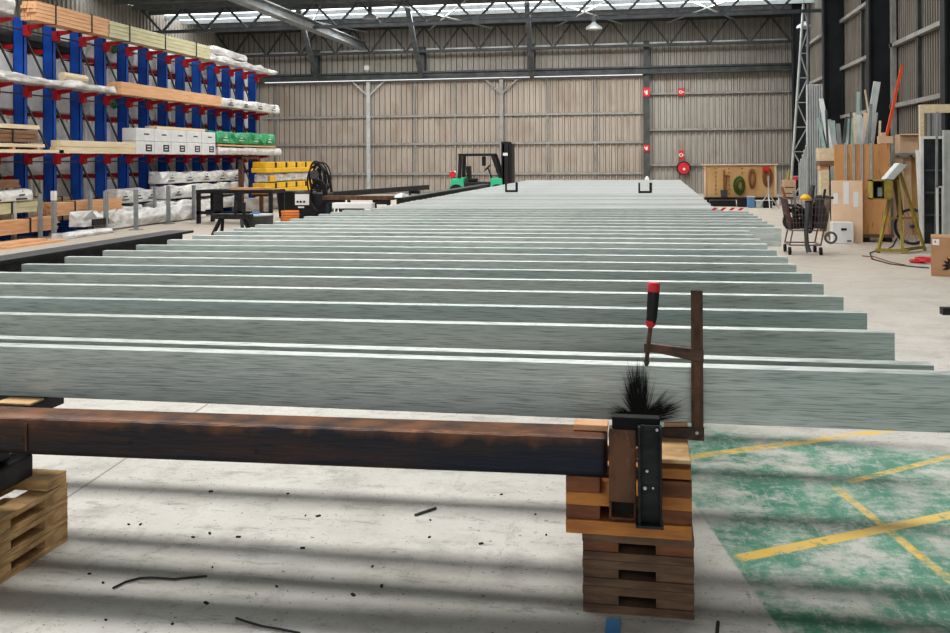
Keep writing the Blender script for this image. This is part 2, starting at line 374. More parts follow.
# right wall columns, girts
for i, Y in enumerate((41.4, 34.4, 27.7, 21.0)):
    b = B().box(6.08, 6.13, Y-.16, Y+.16, 0, ZR).box(6.70, 6.75, Y-.16, Y+.16, 0, ZR).box(6.1, 6.72, Y-.015, Y+.015, 0, ZR)
    solo('steel_column', b, 'darkcol', ['black steel column in the far right corner', 'black steel column behind the leaning metal lengths',
         'black steel column left of the orange-red pole', 'black steel column at the right edge of the hall'][i], 'column')
for zz in (1.4, 3.0, 4.66, 6.3):
    b = B()
    for y0, y1 in ((21.2, 27.5), (27.9, 34.2), (34.6, 41.2), (5, 20.8)): b.box(6.6, 6.75, y0, y1, zz-.05, zz+.06)
    b.build('girt', 'girt', wr)
for Y in (25.0, 31.2, 37.5, 23.0):
    B().box(6.66, 6.75, Y-.05, Y+.05, 0, ZR).build('wall_post', 'darkgrey', wr)
B().box(6.62, 6.68, 21.25, 21.4, 0, ZR).build('wall_post', 'pale', wr)
B().box(6.60, 6.72, 27.2, 27.4, 0, ZR).build('wall_post', 'girt', wr)

# high bay lamps
for i, (px, py, Y) in enumerate(((594, 26, 34.), (370, 16, 36.), (804, 25, 38.))):
    p = on(1, Y, px, py); k = .17
    t = T('high_bay_lamp', ['bell-shaped high bay lamp hanging over the far end of the purlins', 'high bay lamp hanging left of the middle, near the grey roof beam',
                            'high bay lamp hanging in front of the far right corner'][i], 'lamp', tuple(p))
    B().tube([p+Vector((0, 0, z)) for z in (-.12, -.02, .06, .14)], [.30, .26, .12, .07], 16).build('lamp_shade', 'lampsh', t, smooth=True)
    B().tube([p+Vector((0, 0, .14)), p+Vector((0, 0, .34))], .08, 10).build('lamp_body', 'darkgrey', t)
    B().tube([p+Vector((0, 0, .34)), Vector((p.x, p.y, ZR-.03))], .012, 6).build('hanger', 'darkgrey', t)

# ------------------------------------------------------------------ galvanised purlins
XR = 1.10
def cprof(y0, z0, h, w, lip, t_):
    return [(y0, z0), (y0+w, z0), (y0+w, z0+lip), (y0+w-t_, z0+lip), (y0+w-t_, z0+t_), (y0+t_, z0+t_), (y0+t_, z0+h-t_), (y0+w-t_, z0+h-t_), (y0+w-t_, z0+h-lip), (y0+w, z0+h-lip), (y0+w, z0+h), (y0, z0+h)]
ords = ['second', 'third', 'fourth', 'fifth', 'sixth', 'seventh', 'eighth', 'ninth', 'tenth', 'eleventh', 'twelfth', 'thirteenth', 'fourteenth']
yr = [3.66, 3.89, 4.50, 5.05, 5.62, 6.18, 6.72, 7.28, 7.82, 8.38, 8.95, 9.49, 10.03, 10.55]+[11.08+.567*k for k in range(7)]+[15.0+.45*k for k in range(15)]+[21.8+.31*k for k in range(46)]
for i, Y in enumerate(yr):
    xl, xr = -4.78, XR
    if i == 0: xr = 1.13
    elif 14 <= i <= 20: xr = 1.50
    elif i > 20: xl, xr = -4.48, 1.12+.05*math.sin(i)
    if i > 25: xr = 1.08+.18*(Y-16)/20
    wide = .18 if i > 20 else (.11 if i > 9 else .075)
    z0 = .6; h = .21 if i != 1 else .195
    if i == 0: lab = 'galvanised steel purlin nearest the camera, with black paint and a clamp on it'
    elif i <= 13: lab = ords[i-1]+' galvanised steel purlin counting back from the camera'+(', close behind the first' if i == 1 else '')
    elif i == 14: lab = 'galvanised purlin with a long right end, first to stick out further at the right'
    elif i <= 20: lab = 'galvanised purlin with longer right end, behind the first one that sticks out'
    else: lab = 'galvanised steel purlin in the far closely spaced rows of the layout'
    yaw = .012 if i < 2 else (.028 if i < 14 else .012)
    b = B().prism(cprof(Y, z0, h, wide, .018, .004), xl+random.uniform(-.012, .012), xr+random.uniform(-.012, .012))
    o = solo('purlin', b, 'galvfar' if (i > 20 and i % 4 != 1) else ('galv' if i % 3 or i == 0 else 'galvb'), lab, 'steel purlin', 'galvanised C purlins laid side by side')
    o.rotation_euler.z = yaw; o.location.y -= math.sin(yaw)*(xr-xl)/2
XE = -5.12
# black support beams lying along the depth
def ubeam(x0, x1, y0, y1, z0, z1):
    xm = (x0+x1)/2
    return B().box(x0, x1, y0, y1, z1-.025, z1).box(x0, x1, y0, y1, z0, z0+.025).box(xm-.012, xm+.012, y0, y1, z0+.02, z1-.02)
b = ubeam(-.12, .05, 3.97, 36.3, .32, .598); solo('support_beam', b, 'blacksteel', 'black steel beam carrying the purlins near their right ends', 'steel beam')
b = ubeam(-2.86, -2.56, 7.0, 36.3, .32, .598); solo('support_beam', b, 'blacksteel', 'black steel beam carrying the purlins near the left pallet stack', 'steel beam')
b = ubeam(-5.42, -5.12, 5.0, 10.05, .35, .81); solo('support_beam', b, 'blacksteel', 'thick black steel beam lying left of the purlin ends in the foreground', 'steel beam')
b = ubeam(-5.30, -5.04, 19.2, 30.5, .45, .81); solo('support_beam', b, 'blacksteel', 'long black steel beam at the far left side of the purlins, before the forklift', 'steel beam')
def trestle(x, y, w, h, lab, m_='blacksteel', group=None):
    t = T('trestle', lab, 'trestle', (x, y, 0), group)
    B().box(x-w/2, x+w/2, y-.05, y+.05, h-.1, h).build('top_rail', m_, t)
    for sx in (-1, 1):
        for sy in (-1, 1):
            B().bar((x+sx*w*.38, y+sy*.03, h-.1), (x+sx*w*.46, y+sy*.22, 0), .05).build('leg', m_, t)
for Y in (9.5, 17, 25, 33):
    for x, w, h in ((-.04, .5, .32), (-2.71, .5, .32)):
        trestle(x, Y, w, h, 'low black steel trestle hidden under the purlins', group='trestles under the purlins')
for Y, h, lab in ((5.6, .35, 'black trestle under the near end of the thick black left beam'), (9.4, .35, 'black trestle under the far end of the thick black left beam'),
             (20, .45, 'black trestle under the near end of the long far black beam'), (29.6, .45, 'black trestle under the far end of the long far black beam')):
    trestle(-5.27 if Y < 15 else -5.17, Y, .5, h, lab)

# ------------------------------------------------------------------ rusty beam in the foreground
BX1 = on(1, 3.33, 607, 450).x
zb = on(1, 3.33, 600, 478).z; zt = .622
RB = t = T('rusty_beam', 'rusty dark steel box beam lying across the foreground', 'steel beam', ((BX1-3.4)/2, 3.42, zb))
b = B().box(-3.4, BX1, 3.33, 3.50, zb, zt); b.build('beam_body', 'rustbeam', t, bevel=.022, seg=4)
for px, py in ((140, 437), (262, 447), (517, 462), (40, 432)):
    p = on(1, 3.33, px, py); B().tube([p+Vector((0, -.0015, 0)), p+Vector((0, .004, 0))], .009 if px < 500 else .006, 12).build('bolt_hole', 'dark', t)
X = on(1, 3.33, 42, 430).x
B().box(X-.004, X+.004, 3.324, 3.331, zb+.02, zt-.02).build('weld_seam', 'rustb', t)
RB.rotation_euler.z = .045; RB.location.y -= math.sin(.045)*(BX1+3.4)/2
# brown box section and black channel end-on, standing at the beam end
def zat(py, px=630, Y=3.27): return on(1, Y, px, py).z
def xat(px, py=480, Y=3.27): return on(1, Y, px, py).x
x0, x1 = xat(609), xat(636)
t = T('rusty_box_section', 'brown rusty box section clamped upright at the end of the rusty beam', 'steel section', ((x0+x1)/2, 3.3, zat(522)))
b = B().box(x0, x1, 3.27, 3.325, zat(503), zat(430)).box(x0, x0+.008, 3.27, 3.325, zat(521), zat(503)).box(x1-.008, x1, 3.27, 3.325, zat(521), zat(503)).box(x0, x1, 3.27, 3.325, zat(521), zat(518))
b.build('section_body', 'rustb', t, bevel=.003)
B().box(x0+.008, x1-.008, 3.315, 3.325, zat(518), zat(503)).build('hollow_end', 'dark', t)
x0, x1 = xat(638), xat(662)
t = T('black_channel', 'black steel channel standing upright under the clamp and black paint', 'steel section', ((x0+x1)/2, 3.28, zat(523)))
b = B().box(x0, x1, 3.262, 3.272, zat(523), zat(424)).box(x0, x0+.01, 3.235, 3.27, zat(523), zat(424)).box(x1-.008, x1, 3.235, 3.27, zat(523), zat(424)).box(x0-.008, x1+.004, 3.225, 3.285, zat(523), zat(520))
b.build('channel_body', 'blacksteel', t, bevel=.0015)
for px, py, r in ((647, 471, .005), (645, 488, .0062), (653, 488, .0035), (657, 422+8, .005)):
    p = on(1, 3.26, px, py); B().disc(p, r, th=.004).build('bolt_head', 'pale', t)
# packers on the end
def blk(px0, px1, py0, py1, Y, d, name, m_, lab, cat='timber block', **k):
    p = on(1, Y, px0, py1); q = on(1, Y, px1, py0)
    return solo(name, B().box(p.x, q.x, Y, Y+d, p.z, q.z), m_, lab, cat, bevel=.004, **k)
blk(612, 660, 419, 429.3, 3.275, .05, 'packer_block', 'paint', 'small packing block blackened by spray paint under the nearest purlin')
# ------------------------------------------------------------------ right pallet stack
def zs(py, Y=3.33, px=630): return on(1, Y, px, py).z
YF = 3.34
XA, XB_ = on(1, YF, 583, 580).x, on(1, YF, 694, 580).x
XC, XD = on(1, YF, 566, 510).x, on(1, YF, 692, 510).x
zl = [0, .028, .075, .105, .150, .180, .222, .245]
def pal_low(k, z0, lab):
    t = T('pallet', lab, 'pallet', ((XA+XB_)/2, YF+.3, z0))
    b = B()
    for yy in (YF, YF+.22, YF+.44): b.box(XA, XB_, yy, yy+.1, z0, z0+.029)
    b.build('bottom_board', 'pald', t, bevel=.002)
    for yy in (YF, YF+.22, YF+.44):
        for xa, xb in ((XA+.0, XA+.125), (XB_-.13, XB_)):
            B().box(xa, xb, yy+.004, yy+.096, z0+.0295, z0+.063).build('block', 'pald' if k else 'palb', t, bevel=.002)
    b = B()
    for yy in (YF, YF+.12, YF+.24, YF+.36, YF+.48): b.box(XA-.002, XB_+.002, yy, yy+.1, z0+.0635, z0+.0920)
    b.build('top_board', 'pald', t, bevel=.002)
pal_low(1, 0, 'weathered brown pallet offcut at the bottom of the stack under the clamp')
pal_low(1, .0928, 'weathered brown pallet offcut second from the floor under the clamp')
pal_low(0, .1856, 'dark brown pallet offcut third from the floor under the clamp')
t = T('pallet', 'orange-brown wider pallet offcut on top of the stack, under the rusty beam', 'pallet', ((XC+XD)/2, YF+.3, .2785))
def bd(y0, y1, z0, z1, m_, n='board', xa=None, xb=None): B().box(xa if xa is not None else XC, xb if xb is not None else XD, y0, y1, z0, z1).build(n, m_, t, bevel=.0025)
z1_, z2_, z3_, z4_ = zs(538), zs(523), zs(509), zs(496)
ztop = zb-.0015
bd(YF-.01, YF+.6, .2785, z2_, 'palo')
for y0 in (YF+.0, YF+.42):
    for xa, xb in ((XC, XC+.12), (XD-.14, XD)): bd(y0, y0+.15, z2_, z3_, 'palb', 'block', xa, xb)
for y0 in (YF-.002, YF+.2, YF+.4): bd(y0, y0+.17, z3_, z4_, 'palo')
for y0 in (YF+.0, YF+.42):
    for xa, xb in ((XC, XC+.12), (XD-.14, XD)): bd(y0, y0+.15, z4_, ztop, 'palb', 'block', xa, xb)
# blocks beside the beam end
XE0 = on(1, YF, 640, 450).x
blk(640, 691, 470, 477.6, YF, .42, 'timber_block', 'palo', 'orange timber block beside the beam end, lowest of three')
blk(640, 691, 462.6, 469.6, YF+.02, .4, 'timber_block', 'palb', 'dark brown timber block beside the beam end, middle of three')
blk(640, 691, 460.5, 462.3, YF+.01, .41, 'timber_block', 'palw', 'thin pale plank beside the beam end, topmost of three')
pq = on(1, 3.47, 575, 420)
solo('packer_block', B().box(pq.x, BX1-.0, 3.40, 3.47, zt+.001, zt+.022), 'timber', 'thin pinkish wooden packer on the rusty beam, left of the black paint', 'timber block', bevel=.002)
pk = on(1, YF+.01, 691, 460.5).z+.002
solo('packer_block', B().box(.062, .150, 3.645, 3.72, pk+.001, .598), 'timber', 'thin pinkish wooden packer right of the black paint, behind the clamp jaw', 'timber block', bevel=.002)

# ------------------------------------------------------------------ left pallet stack
PX1 = -2.42
for k in range(3):
    z0 = .0825*k; y0, y1, x0 = 2.75, 3.61, -3.4
    t = T('pallet', ['pale wooden pallet on the floor, bottom of the left stack', 'pale wooden pallet in the middle of the left stack', 'pale wooden pallet on top of the left stack'][k], 'pallet', (-2.9, 3.2, z0))
    b = B()
    for xx in (x0, -2.96, PX1-.1): b.box(xx, xx+.1, y0, y1, z0, z0+.022)
    b.build('bottom_board', 'palw', t, bevel=.002)
    for yy in (y0, (y0+y1)/2-.08, y1-.15):
        for xx in (x0, -2.96, PX1-.1): B().box(xx, xx+.099, yy, yy+.15, z0+.0225, z0+.058).build('block', 'palw', t, bevel=.002)
    b = B()
    for xx in (x0, -3.2, -2.96, -2.72, PX1-.1): b.box(xx, xx+.1, y0, y1, z0+.0585, z0+.081)
    b.build('top_board', 'palw', t, bevel=.002)
solo('timber_block', B().box(-2.78, PX1-.005, 3.48, 3.61, .248, .295), 'palw', 'pale timber block at the back edge of the left pallet stack', 'timber block', bevel=.003)
solo('timber_block', B().box(-3.1, PX1-.005, 2.90, 3.04, .248, .30), 'palw', 'pale timber block at the front edge of the left pallet stack', 'timber block', bevel=.003)
b = B().box(-3.3, -2.53, 3.24, 3.34, .33, zb-.01).box(-3.3, -2.53, 3.28, 3.56, .30, .37)
b = B().hull([(-3.35, 3.10, .302), (-2.50, 3.24, .302), (-3.35, 3.36, .302), (-2.50, 3.50, .302), (-3.35, 3.10, .40), (-2.50, 3.24, .40), (-3.35, 3.36, .40), (-2.50, 3.50, .40)])
solo('black_packer', b, 'blacksteel', 'black timber packer set at an angle under the left end of the rusty beam', 'packer', bevel=.012)
b = B().box(-3.35, -2.53, 3.22, 3.40, .402, zb-.001)
solo('black_packer', b, 'blacksteel', 'black packer directly under the rusty beam at the left', 'packer', bevel=.012)
solo('black_packer', B().box(-3.3, -2.52, 3.44, 3.74, .54, .599), 'blacksteel', 'black packer carrying the nearest purlins behind the rusty beam at the left', 'packer', bevel=.006)
solo('packer_block', B().box(-2.66, -2.50, 3.47, 3.57, .600, .608), 'palw', 'thin grey wooden packer behind the rusty beam at the left', 'timber block', bevel=.002)

# ------------------------------------------------------------------ F clamp
YC = 3.62
def c_(px, py, Y=YC): return on(1, Y, px, py)
t = T('bar_clamp', 'rusty F-shaped bar clamp with a black and red handle on the nearest purlin', 'clamp', (c_(697, 436).x, YC, c_(697, 436).z))
p, q = c_(691.5, 436), c_(702.5, 290)
b = B().box(p.x, q.x, YC-.012, YC+.004, p.z, q.z); b.build('clamp_bar', 'rustbar', t, bevel=.002)
p, q = c_(694.5, 434), c_(699.5, 292)
B().box(p.x, q.x, YC-.0135, YC-.0122, p.z, q.z).build('bar_groove', 'rustb', t)
def quad(pts, y0, y1):  # front-face polygon extruded in y
    b = B(); A = [Vector((c_(*p_).x, y0, c_(*p_).z)) for p_ in pts]; D = [Vector((a.x, y1, a.z)) for a in A]; n = len(A)
    k = len(b.v); b.v += [tuple(a) for a in A]+[tuple(d) for d in D]
    b.f += [(i, (i+1) % n, n+(i+1) % n, n+i) for i in range(n)]+[tuple(range(n))[::-1], tuple(range(n, 2*n))]
    return b
quad([(644, 343), (652, 343.5), (703.5, 349.5), (703.5, 361), (690, 359.5), (657, 352), (644, 351)], YC-.016, YC+.006).build('sliding_arm', 'rustbar', t, bevel=.002)
quad([(658, 427), (704, 427), (704, 440), (692, 439), (658, 435)], YC-.016, YC+.006).build('fixed_jaw', 'rustbar', t, bevel=.002)
p = c_(697, 433, YC-.016); B().disc(p, .006, th=.004).build('jaw_rivet', 'pale', t)
B().tube([c_(646.5, 362, YC-.006), c_(648.5, 343, YC-.006), c_(651, 322, YC-.006)], .0085, 10).build('clamp_screw', 'rustbar', t, smooth=True)
B().tube([c_(646.3, 366, YC-.006), c_(646.7, 361, YC-.006)], [.006, .012], 12).build('swivel_pad', 'darkgrey', t)
B().tube([c_(*z_, YC-.006) for z_ in ((650.5, 324.5), (650.9, 322), (651.8, 317), (653.6, 291), (653.9, 288))], [.015, .019, .0205, .023, .022], 14).build('handle_grip', 'black', t, smooth=True)
B().tube([c_(*z_, YC-.006) for z_ in ((650.2, 327), (650.4, 325), (650.9, 320.5))], [.012, .0185, .0198], 14).build('handle_ferrule', 'signred', t, smooth=True)
B().tube([c_(*z_, YC-.006) for z_ in ((653.4, 291.5), (653.9, 284), (654, 282.5))], [.0236, .0236, .019], 14).build('handle_cap', 'signred', t, smooth=True)
# black paint burst on the purlin face
b = B(); rnd = random.Random(3); c = c_(640, 418, 3.638); 
def blade(c, ang, ln, w, y):
    d = Vector((math.cos(ang), 0, math.sin(ang))); n_ = Vector((-d.z, 0, d.x)); k = rnd.uniform(-.1, .1)
    p0 = c-d*.004; p1 = c+d*ln*.55+n_*ln*k*.2; p2 = c+d*ln+n_*ln*k*.6
    for v in (p0, p1, p2): v.y = y
    b.poly([p0+n_*w*.6, p0-n_*w*.6, p1-n_*w*.5, p2, p1+n_*w*.5])
for i in range(620):
    r = rnd.random(); y = 3.6375-.0015*rnd.random()
    if r < .5:
        a = math.radians(rnd.gauss(97, 14)); ln = (.26-.22*abs(a-math.radians(93)))*rnd.uniform(.2, 1.0)**1.2; cc = c+Vector((rnd.uniform(-.02, .02), 0, rnd.uniform(-.012, .01)))
    elif r < .8:
        a = math.radians(rnd.gauss(28, 16)); ln = .19*rnd.uniform(.2, 1.)**1.4; cc = c+Vector((rnd.uniform(-.01, .03), 0, rnd.uniform(-.015, .005)))
    else:
        a = math.radians(rnd.gauss(168, 10)); ln = .125*rnd.uniform(.4, 1.); cc = c+Vector((rnd.uniform(-.02, .01), 0, rnd.uniform(-.02, .005)))
    zc = cc.z+math.sin(a)*ln
    blade(cc, a, ln, rnd.uniform(.0006, .003), y)
b.v = [(x_, y_, max(z_, .601)) for x_, y_, z_ in b.v]
pts = []
for i in range(40):
    a = 2*math.pi*i/40; pts.append(Vector((c.x+.055*math.cos(a)*rnd.uniform(.8, 1.1), 3.6352, max(.601, c.z+.003+.03*math.sin(a)*rnd.uniform(.8, 1.15)))))
b.poly(pts)
tag(b.build('paint_burst', 'paint'), 'black burst of sprayed paint on the face of the nearest purlin', 'paint mark')

# ------------------------------------------------------------------ floor litter
def wire(pts, r, lab, m_='black', name='wire_offcut', cat='wire'):
    P = [on(2, 0.006, *p_) for p_ in pts]; return solo(name, B().tube(P, r, 6), m_, lab, cat)
wire([(113, 588), (125, 582), (140, 578), (152, 577.5), (175, 579), (190, 577.5), (207, 576)], .004, 'thin black wire offcut on the floor at the lower left')
wire([(236, 618), (248, 622), (262, 626), (280, 629), (300, 633)], .004, 'thin black wire offcut on the floor at the bottom edge')
p = on(2, .001, 606, 622); q = on(2, .001, 620, 632)
solo('tape_strip', B().box(p.x, q.x, 3.14, 3.30, .001, .003), 'tape', 'piece of blue tape on the floor in front of the pallet stack', 'tape')
wire([(718, 622), (717, 634)], .006, 'short dark bar on the floor right of the pallet stack', 'dark', 'dark_offcut', 'offcut')
wire([(415, 515), (424, 512), (436, 508)], .006, 'short grey scrap strip on the floor beneath the rusty beam', 'darkgrey', 'scrap_strip', 'scrap')
for i in range(26):
    px, py = rnd.uniform(80, 560), rnd.uniform(492, 625); p = on(2, 0, px, py); r = rnd.uniform(.004, .011); a = rnd.uniform(0, 3)
    b = B().bar(p+Vector((0, 0, .003)), p+Vector((math.cos(a)*r*2, math.sin(a)*r*2, .003)), r, .005)
    solo('debris_chip', b, 'dark', 'small dark chip of debris on the pale concrete in front', 'debris', 'dark debris chips on the foreground floor')
p = on(2, .0, 938, 309); 
q = on(2, .3, 943, 306)
solo('dark_bracket', B().box(q.x, q.x+.5, q.y, q.y+.1, .22, .28).box(q.x+.2, q.x+.26, q.y+.02, q.y+.08, 0, .22), 'blacksteel', 'dark steel bar end sticking in at the right edge', 'steel bar')

# small clamps and red tags on the far purlins
for i, (px, py, Y) in enumerate(((645, 193, None), (512, 192, None))):
    g = on(2, .81, px, py); x, y = max(g.x, -4.25), min(yr, key=lambda v: abs(v-g.y)); s = .13
    t = T('small_clamp', ['small black clamp on top of the far purlins, near the middle', 'small black clamp on top of the far purlins, beside the forklift'][i], 'clamp', (x, y, .812))
    B().box(x-.02-s, x+.02-s, y-.02, y+.02, .812, 1.05).build('clamp_bar', 'black', t)
    B().box(x-s, x+s, y-.02, y+.02, .812, .86).build('clamp_jaw', 'black', t)
    B().tube([(x+s, y, .82), (x+s, y, 1.05)], .03, 8).build('clamp_handle', 'black', t)
g = on(2, .812, 728, 210.5)
for i in range(4):
    o = solo('red_tag', B().hull([(g.x-.25+i*.13+a_*.05+c2*.05, g.y+b_*.05, .813+c2*.04) for c2 in (0, 1) for b_ in (0, 1) for a_ in (0, 1)]), 'signred', 'small red tag lying on the far purlins near their right ends', 'tag', 'red tags on the far purlins')
# ------------------------------------------------------------------ cantilever rack
RX = -13.5; L1, L2, L3 = 4.62, 3.27, 1.80
rack = T('cantilever_rack', 'long blue cantilever storage rack with red arms along the left', 'storage rack', (RX, 25, 0))
cols = [18.51-1.029+1.029*k for k in range(14)]
for Y in cols:
    b = B().box(RX-.13, RX+.13, Y-.06, Y-.045, .12, 4.79).box(RX-.13, RX-.115, Y-.06, Y+.06, .12, 4.79).box(RX+.115, RX+.13, Y-.06, Y+.06, .12, 4.79).box(RX-.13, RX+.13, Y+.045, Y+.06, .12, 4.79)
    c0 = b.build('column', 'blue', rack)
    B().box(RX-1.1, RX+.62, Y-.07, Y+.07, 0, .14).build('foot', 'blue', rack)
    for zz in (L1, L2, L3):
        a = B().hull([(RX+.13, Y-.03, zz-.13), (RX+.58, Y-.03, zz-.05), (RX+.13, Y+.03, zz-.13), (RX+.58, Y+.03, zz-.05), (RX+.13, Y-.03, zz), (RX+.58, Y-.03, zz), (RX+.13, Y+.03, zz), (RX+.58, Y+.03, zz)])
        a.box(RX+.125, RX+.24, Y-.07, Y+.07, zz-.24, zz-.01); a.build('arm', 'red', rack)
    for zz in (4.2, 2.75, 1.3):
        a = B().hull([(RX-1.1, Y-.03, zz-.05), (RX-.13, Y-.03, zz-.10), (RX-1.1, Y+.03, zz-.05), (RX-.13, Y+.03, zz-.10), (RX-1.1, Y-.03, zz), (RX-.13, Y-.03, zz), (RX-1.1, Y+.03, zz), (RX-.13, Y+.03, zz)])
        a.build('arm', 'red', rack)
b = B()
for i, Y in enumerate(cols[:-1]):
    for z0 in (.4, 1.75, 3.2): b.bar((RX+.1, Y+.09, z0+1.1), (RX+.1, Y+.94, z0), .035)
    for z0 in (1.62, 3.1, 4.5): b.bar((RX+.1, Y+.09, z0), (RX+.1, Y+.94, z0), .03)
b.build('brace', 'darkgrey', rack)

XF = -12.7
def Yx(px, X=XF): return on(0, X, px, 160).y
def pack(x0, x1, y0, y1, z0, z1, m_, lab, name='timber_pack', rows=4, colsn=5, strap=True, gap=.012, cat='timber pack', end=None, strapm='black'):
    t = T(name, lab, cat, ((x0+x1)/2, (y0+y1)/2, z0))
    b = B(); B2 = B().box(x0+.02, x1-.02, y0+.03, y1-.03, z0+.01, z1-.01); B2.build('inner_boards', m_, t)
    h = (z1-z0)/rows; w = (x1-x0)/colsn
    for r in range(rows):
        for c_i in range(colsn):
            if 0 < r < rows-1 and 0 < c_i < colsn-1 and False: continue
            j = random.uniform(-.03, .03) if rows > 1 else 0
            b.box(x0+c_i*w+gap*.3, x0+(c_i+1)*w-gap*.3, y0+j, y1+j, z0+r*h+gap*.4, z0+(r+1)*h-gap*.4)
    b.build('boards', m_, t)
    if strap:
        n = max(2, int((y1-y0)/1.6))
        for i in range(n):
            yy = y0+(y1-y0)*(i+.5)/n
            B().box(x0-.012, x1+.012, yy-.02, yy+.02, z0-.004, z0+.006).box(x0-.012, x1+.012, yy-.02, yy+.02, z1-.004, z1+.01).box(x1+.002, x1+.012, yy-.02, yy+.02, z0, z1).box(x0-.012, x0-.002, yy-.02, yy+.02, z0, z1).build('strap', strapm, t)
    return t
def wrapped(x0, x1, y0, y1, z0, z1, lab, m_='wrap', name='wrapped_pack', cat='wrapped pack', label_marks=0, bev=.05, jag=.05, markm='black'):
    t = T(name, lab, cat, ((x0+x1)/2, (y0+y1)/2, z0)); b = B(); n = max(4, int((y1-y0)/.35)); pr = []
    rr = random.Random(int((y0+z0)*100))
    for i in range(n+1):
        yy = y0+(y1-y0)*i/n; j = lambda: rr.uniform(-jag, jag)*.5
        pr.append([(x0+j(), yy, z0), (x1+j()-.02, yy, z0+.0), (x1+j(), yy, z0+(z1-z0)*.5), (x1+j()-.03, yy, z1+j()), ((x0+x1)/2, yy, z1+j()), (x0+j()+.03, yy, z1+j())])
    k = 6; b.v = [v for p_ in pr for v in p_]
    for i in range(n):
        for q in range(k): b.f.append((i*k+q, i*k+(q+1) % k, (i+1)*k+(q+1) % k, (i+1)*k+q))
    b.f.append(tuple(range(k))[::-1]); b.f.append(tuple(n*k+q for q in range(k)))
    b.build('wrap', m_, t, bevel=bev*.6, seg=2)
    for i in range(label_marks):
        yy = y0+(y1-y0)*(i+.5)/label_marks
        zc = (z0+z1)/2; b = B()
        for r_ in range(3): b.box(x1+.03, x1+.036, yy-.22+.1*r_, yy+.12-.06*r_, zc-.09+.08*r_, zc-.06+.08*r_)
        b.build('printed_mark', markm, t)
    return t
S = 'on the top arms of the blue rack'
pack(-13.05, XF, Yx(22,-13.05), Yx(109), L1+.003, L1+.42, 'timber', 'thick pack of orange timber boards on the top arms of the blue rack, near end', rows=5)
pack(-13.05, XF, Yx(109.5)+.05, Yx(211), L1+.003, L1+.40, 'timberg', 'pale green treated timber pack in the middle of the top arms of the blue rack', rows=4)
wrapped(-13.2, XF, Yx(212), Yx(278), L1+.01, L1+.19, 'white plastic wrapped pack at the far end of the top arms of the rack', jag=.12)
wrapped(-13.2, XF-.05, Yx(212), Yx(250), L1+.22, L1+.45, 'smaller white wrapped pack stacked above the far top pack of the rack', jag=.08)
wrapped(-13.2, XF, 15.2, Yx(21)-.1, L1+.01, L1+.5, 'grey plastic wrapped pack on the top arms at the near left corner', m_='wrapg', jag=.1)
wrapped(-13.25, XF-.05, 15.2, Yx(107,-13.1)-.1, L2+.01, L2+.17, 'long clear plastic wrapped lengths on the second level of the rack, near end', m_='wrapg', jag=.09)
solo('yellow_bag', B().tube([(-12.95, 19.2, 3.55), (-12.95, 20.1, 3.55)], [.10, .09], 10), 'timberp', 'short pale rolled bundle on the clear wrapped lengths of the second level', 'bundle')
pack(-13.1, XF, Yx(107,-13.1), Yx(222), L2+.003, L2+.32, 'timber', 'orange laminated timber pack in the middle of the second level', rows=1, colsn=3, strap=False)
wrapped(-13.2, XF, Yx(223), Yx(280), L2+.01, L2+.30, 'white wrapped pack with black print at the far end of the second level', label_marks=4, jag=.07)
pack(-13.2, XF, 14.8, Yx(50,-13.1)-.08, L3+.003, L3+.08, 'timberp', 'thin layer of pale boards on the third level, near end', rows=1, strap=False)
pack(-13.2, XF-.02, 14.8, Yx(46), L3+.12, L3+.20, 'timberp', 'second thin layer of pale boards on the third level, near end', rows=1, strap=False)
pack(-13.2, XF-.05, 14.8, Yx(40), L3+.22, L3+.48, 'timberb', 'dark brown timber pack on the third level, near end', rows=3)
pack(-13.2, XF-.05, 14.8, Yx(42), L3+.50, L3+.60, 'timberp', 'pale boards lying on the dark brown timber of the third level', rows=1, strap=False)
for yy in (17.2, 18.0, 16.4): 
    solo('spacer_batten', B().box(-13.2, XF-.02, yy, yy+.08, L3+.083, L3+.117), 'timber', 'small wooden spacer between the pale board layers of the third level', 'batten', 'spacers between pale boards')
pack(-12.95, XF, Yx(50,-12.95), Yx(125,-13.1)-.15, L3+.003, L3+.30, 'timberp', 'cream timber pack on the third level, left of the white cartons', rows=2, colsn=4, strap=False)
# white cartons: two rows
cy0, cy1 = Yx(122,-13.1), Yx(216); n = 5
for r in range(2):
    for k in range(n):
        ya = cy0+(cy1-cy0)*k/n; yb = cy0+(cy1-cy0)*(k+1)/n-.02; z0 = L3+.004+.335*r
        t = T('white_carton', '%s white carton in the %s row on the third rack level' % (['nearest', 'second nearest', 'middle', 'second farthest', 'farthest'][k], ['lower', 'upper'][r]), 'carton', (XF-.2, (ya+yb)/2, z0), 'white cartons on the third level')
        B().box(-13.1, XF, ya, yb, z0, z0+.33).build('carton_body', 'white', t, bevel=.015)
        B().box(XF, XF+.004, yb-.42, yb-.12, z0+.07, z0+.25).build('printed_square', 'black' if r == 0 else 'darkgrey', t) if r == 0 else B().box(XF, XF+.004, yb-.5, yb-.25, z0+.16, z0+.20).build('printed_mark', 'darkgrey', t)
        if r == 0: B().box(XF+.004, XF+.007, yb-.36, yb-.18, z0+.11, z0+.14).box(XF+.004, XF+.007, yb-.36, yb-.18, z0+.18, z0+.21).build('printed_lines', 'white', t)
pack(-13.1, XF-.05, Yx(145,-13.1), Yx(207), L3+.676, L3+.76, 'timberp', 'pale timber boards laid on top of the white cartons', rows=1, strap=False)
wrapped(-13.15, XF, Yx(219), Yx(282), L3+.01, L3+.24, 'white wrapped pack under the green bundle at the far end of the third level', jag=.03)
pack(-13.15, XF, Yx(218), Yx(276), L3+.27, L3+.33, 'timber', 'thin orange boards under the green bundle on the third level', rows=1, strap=False)
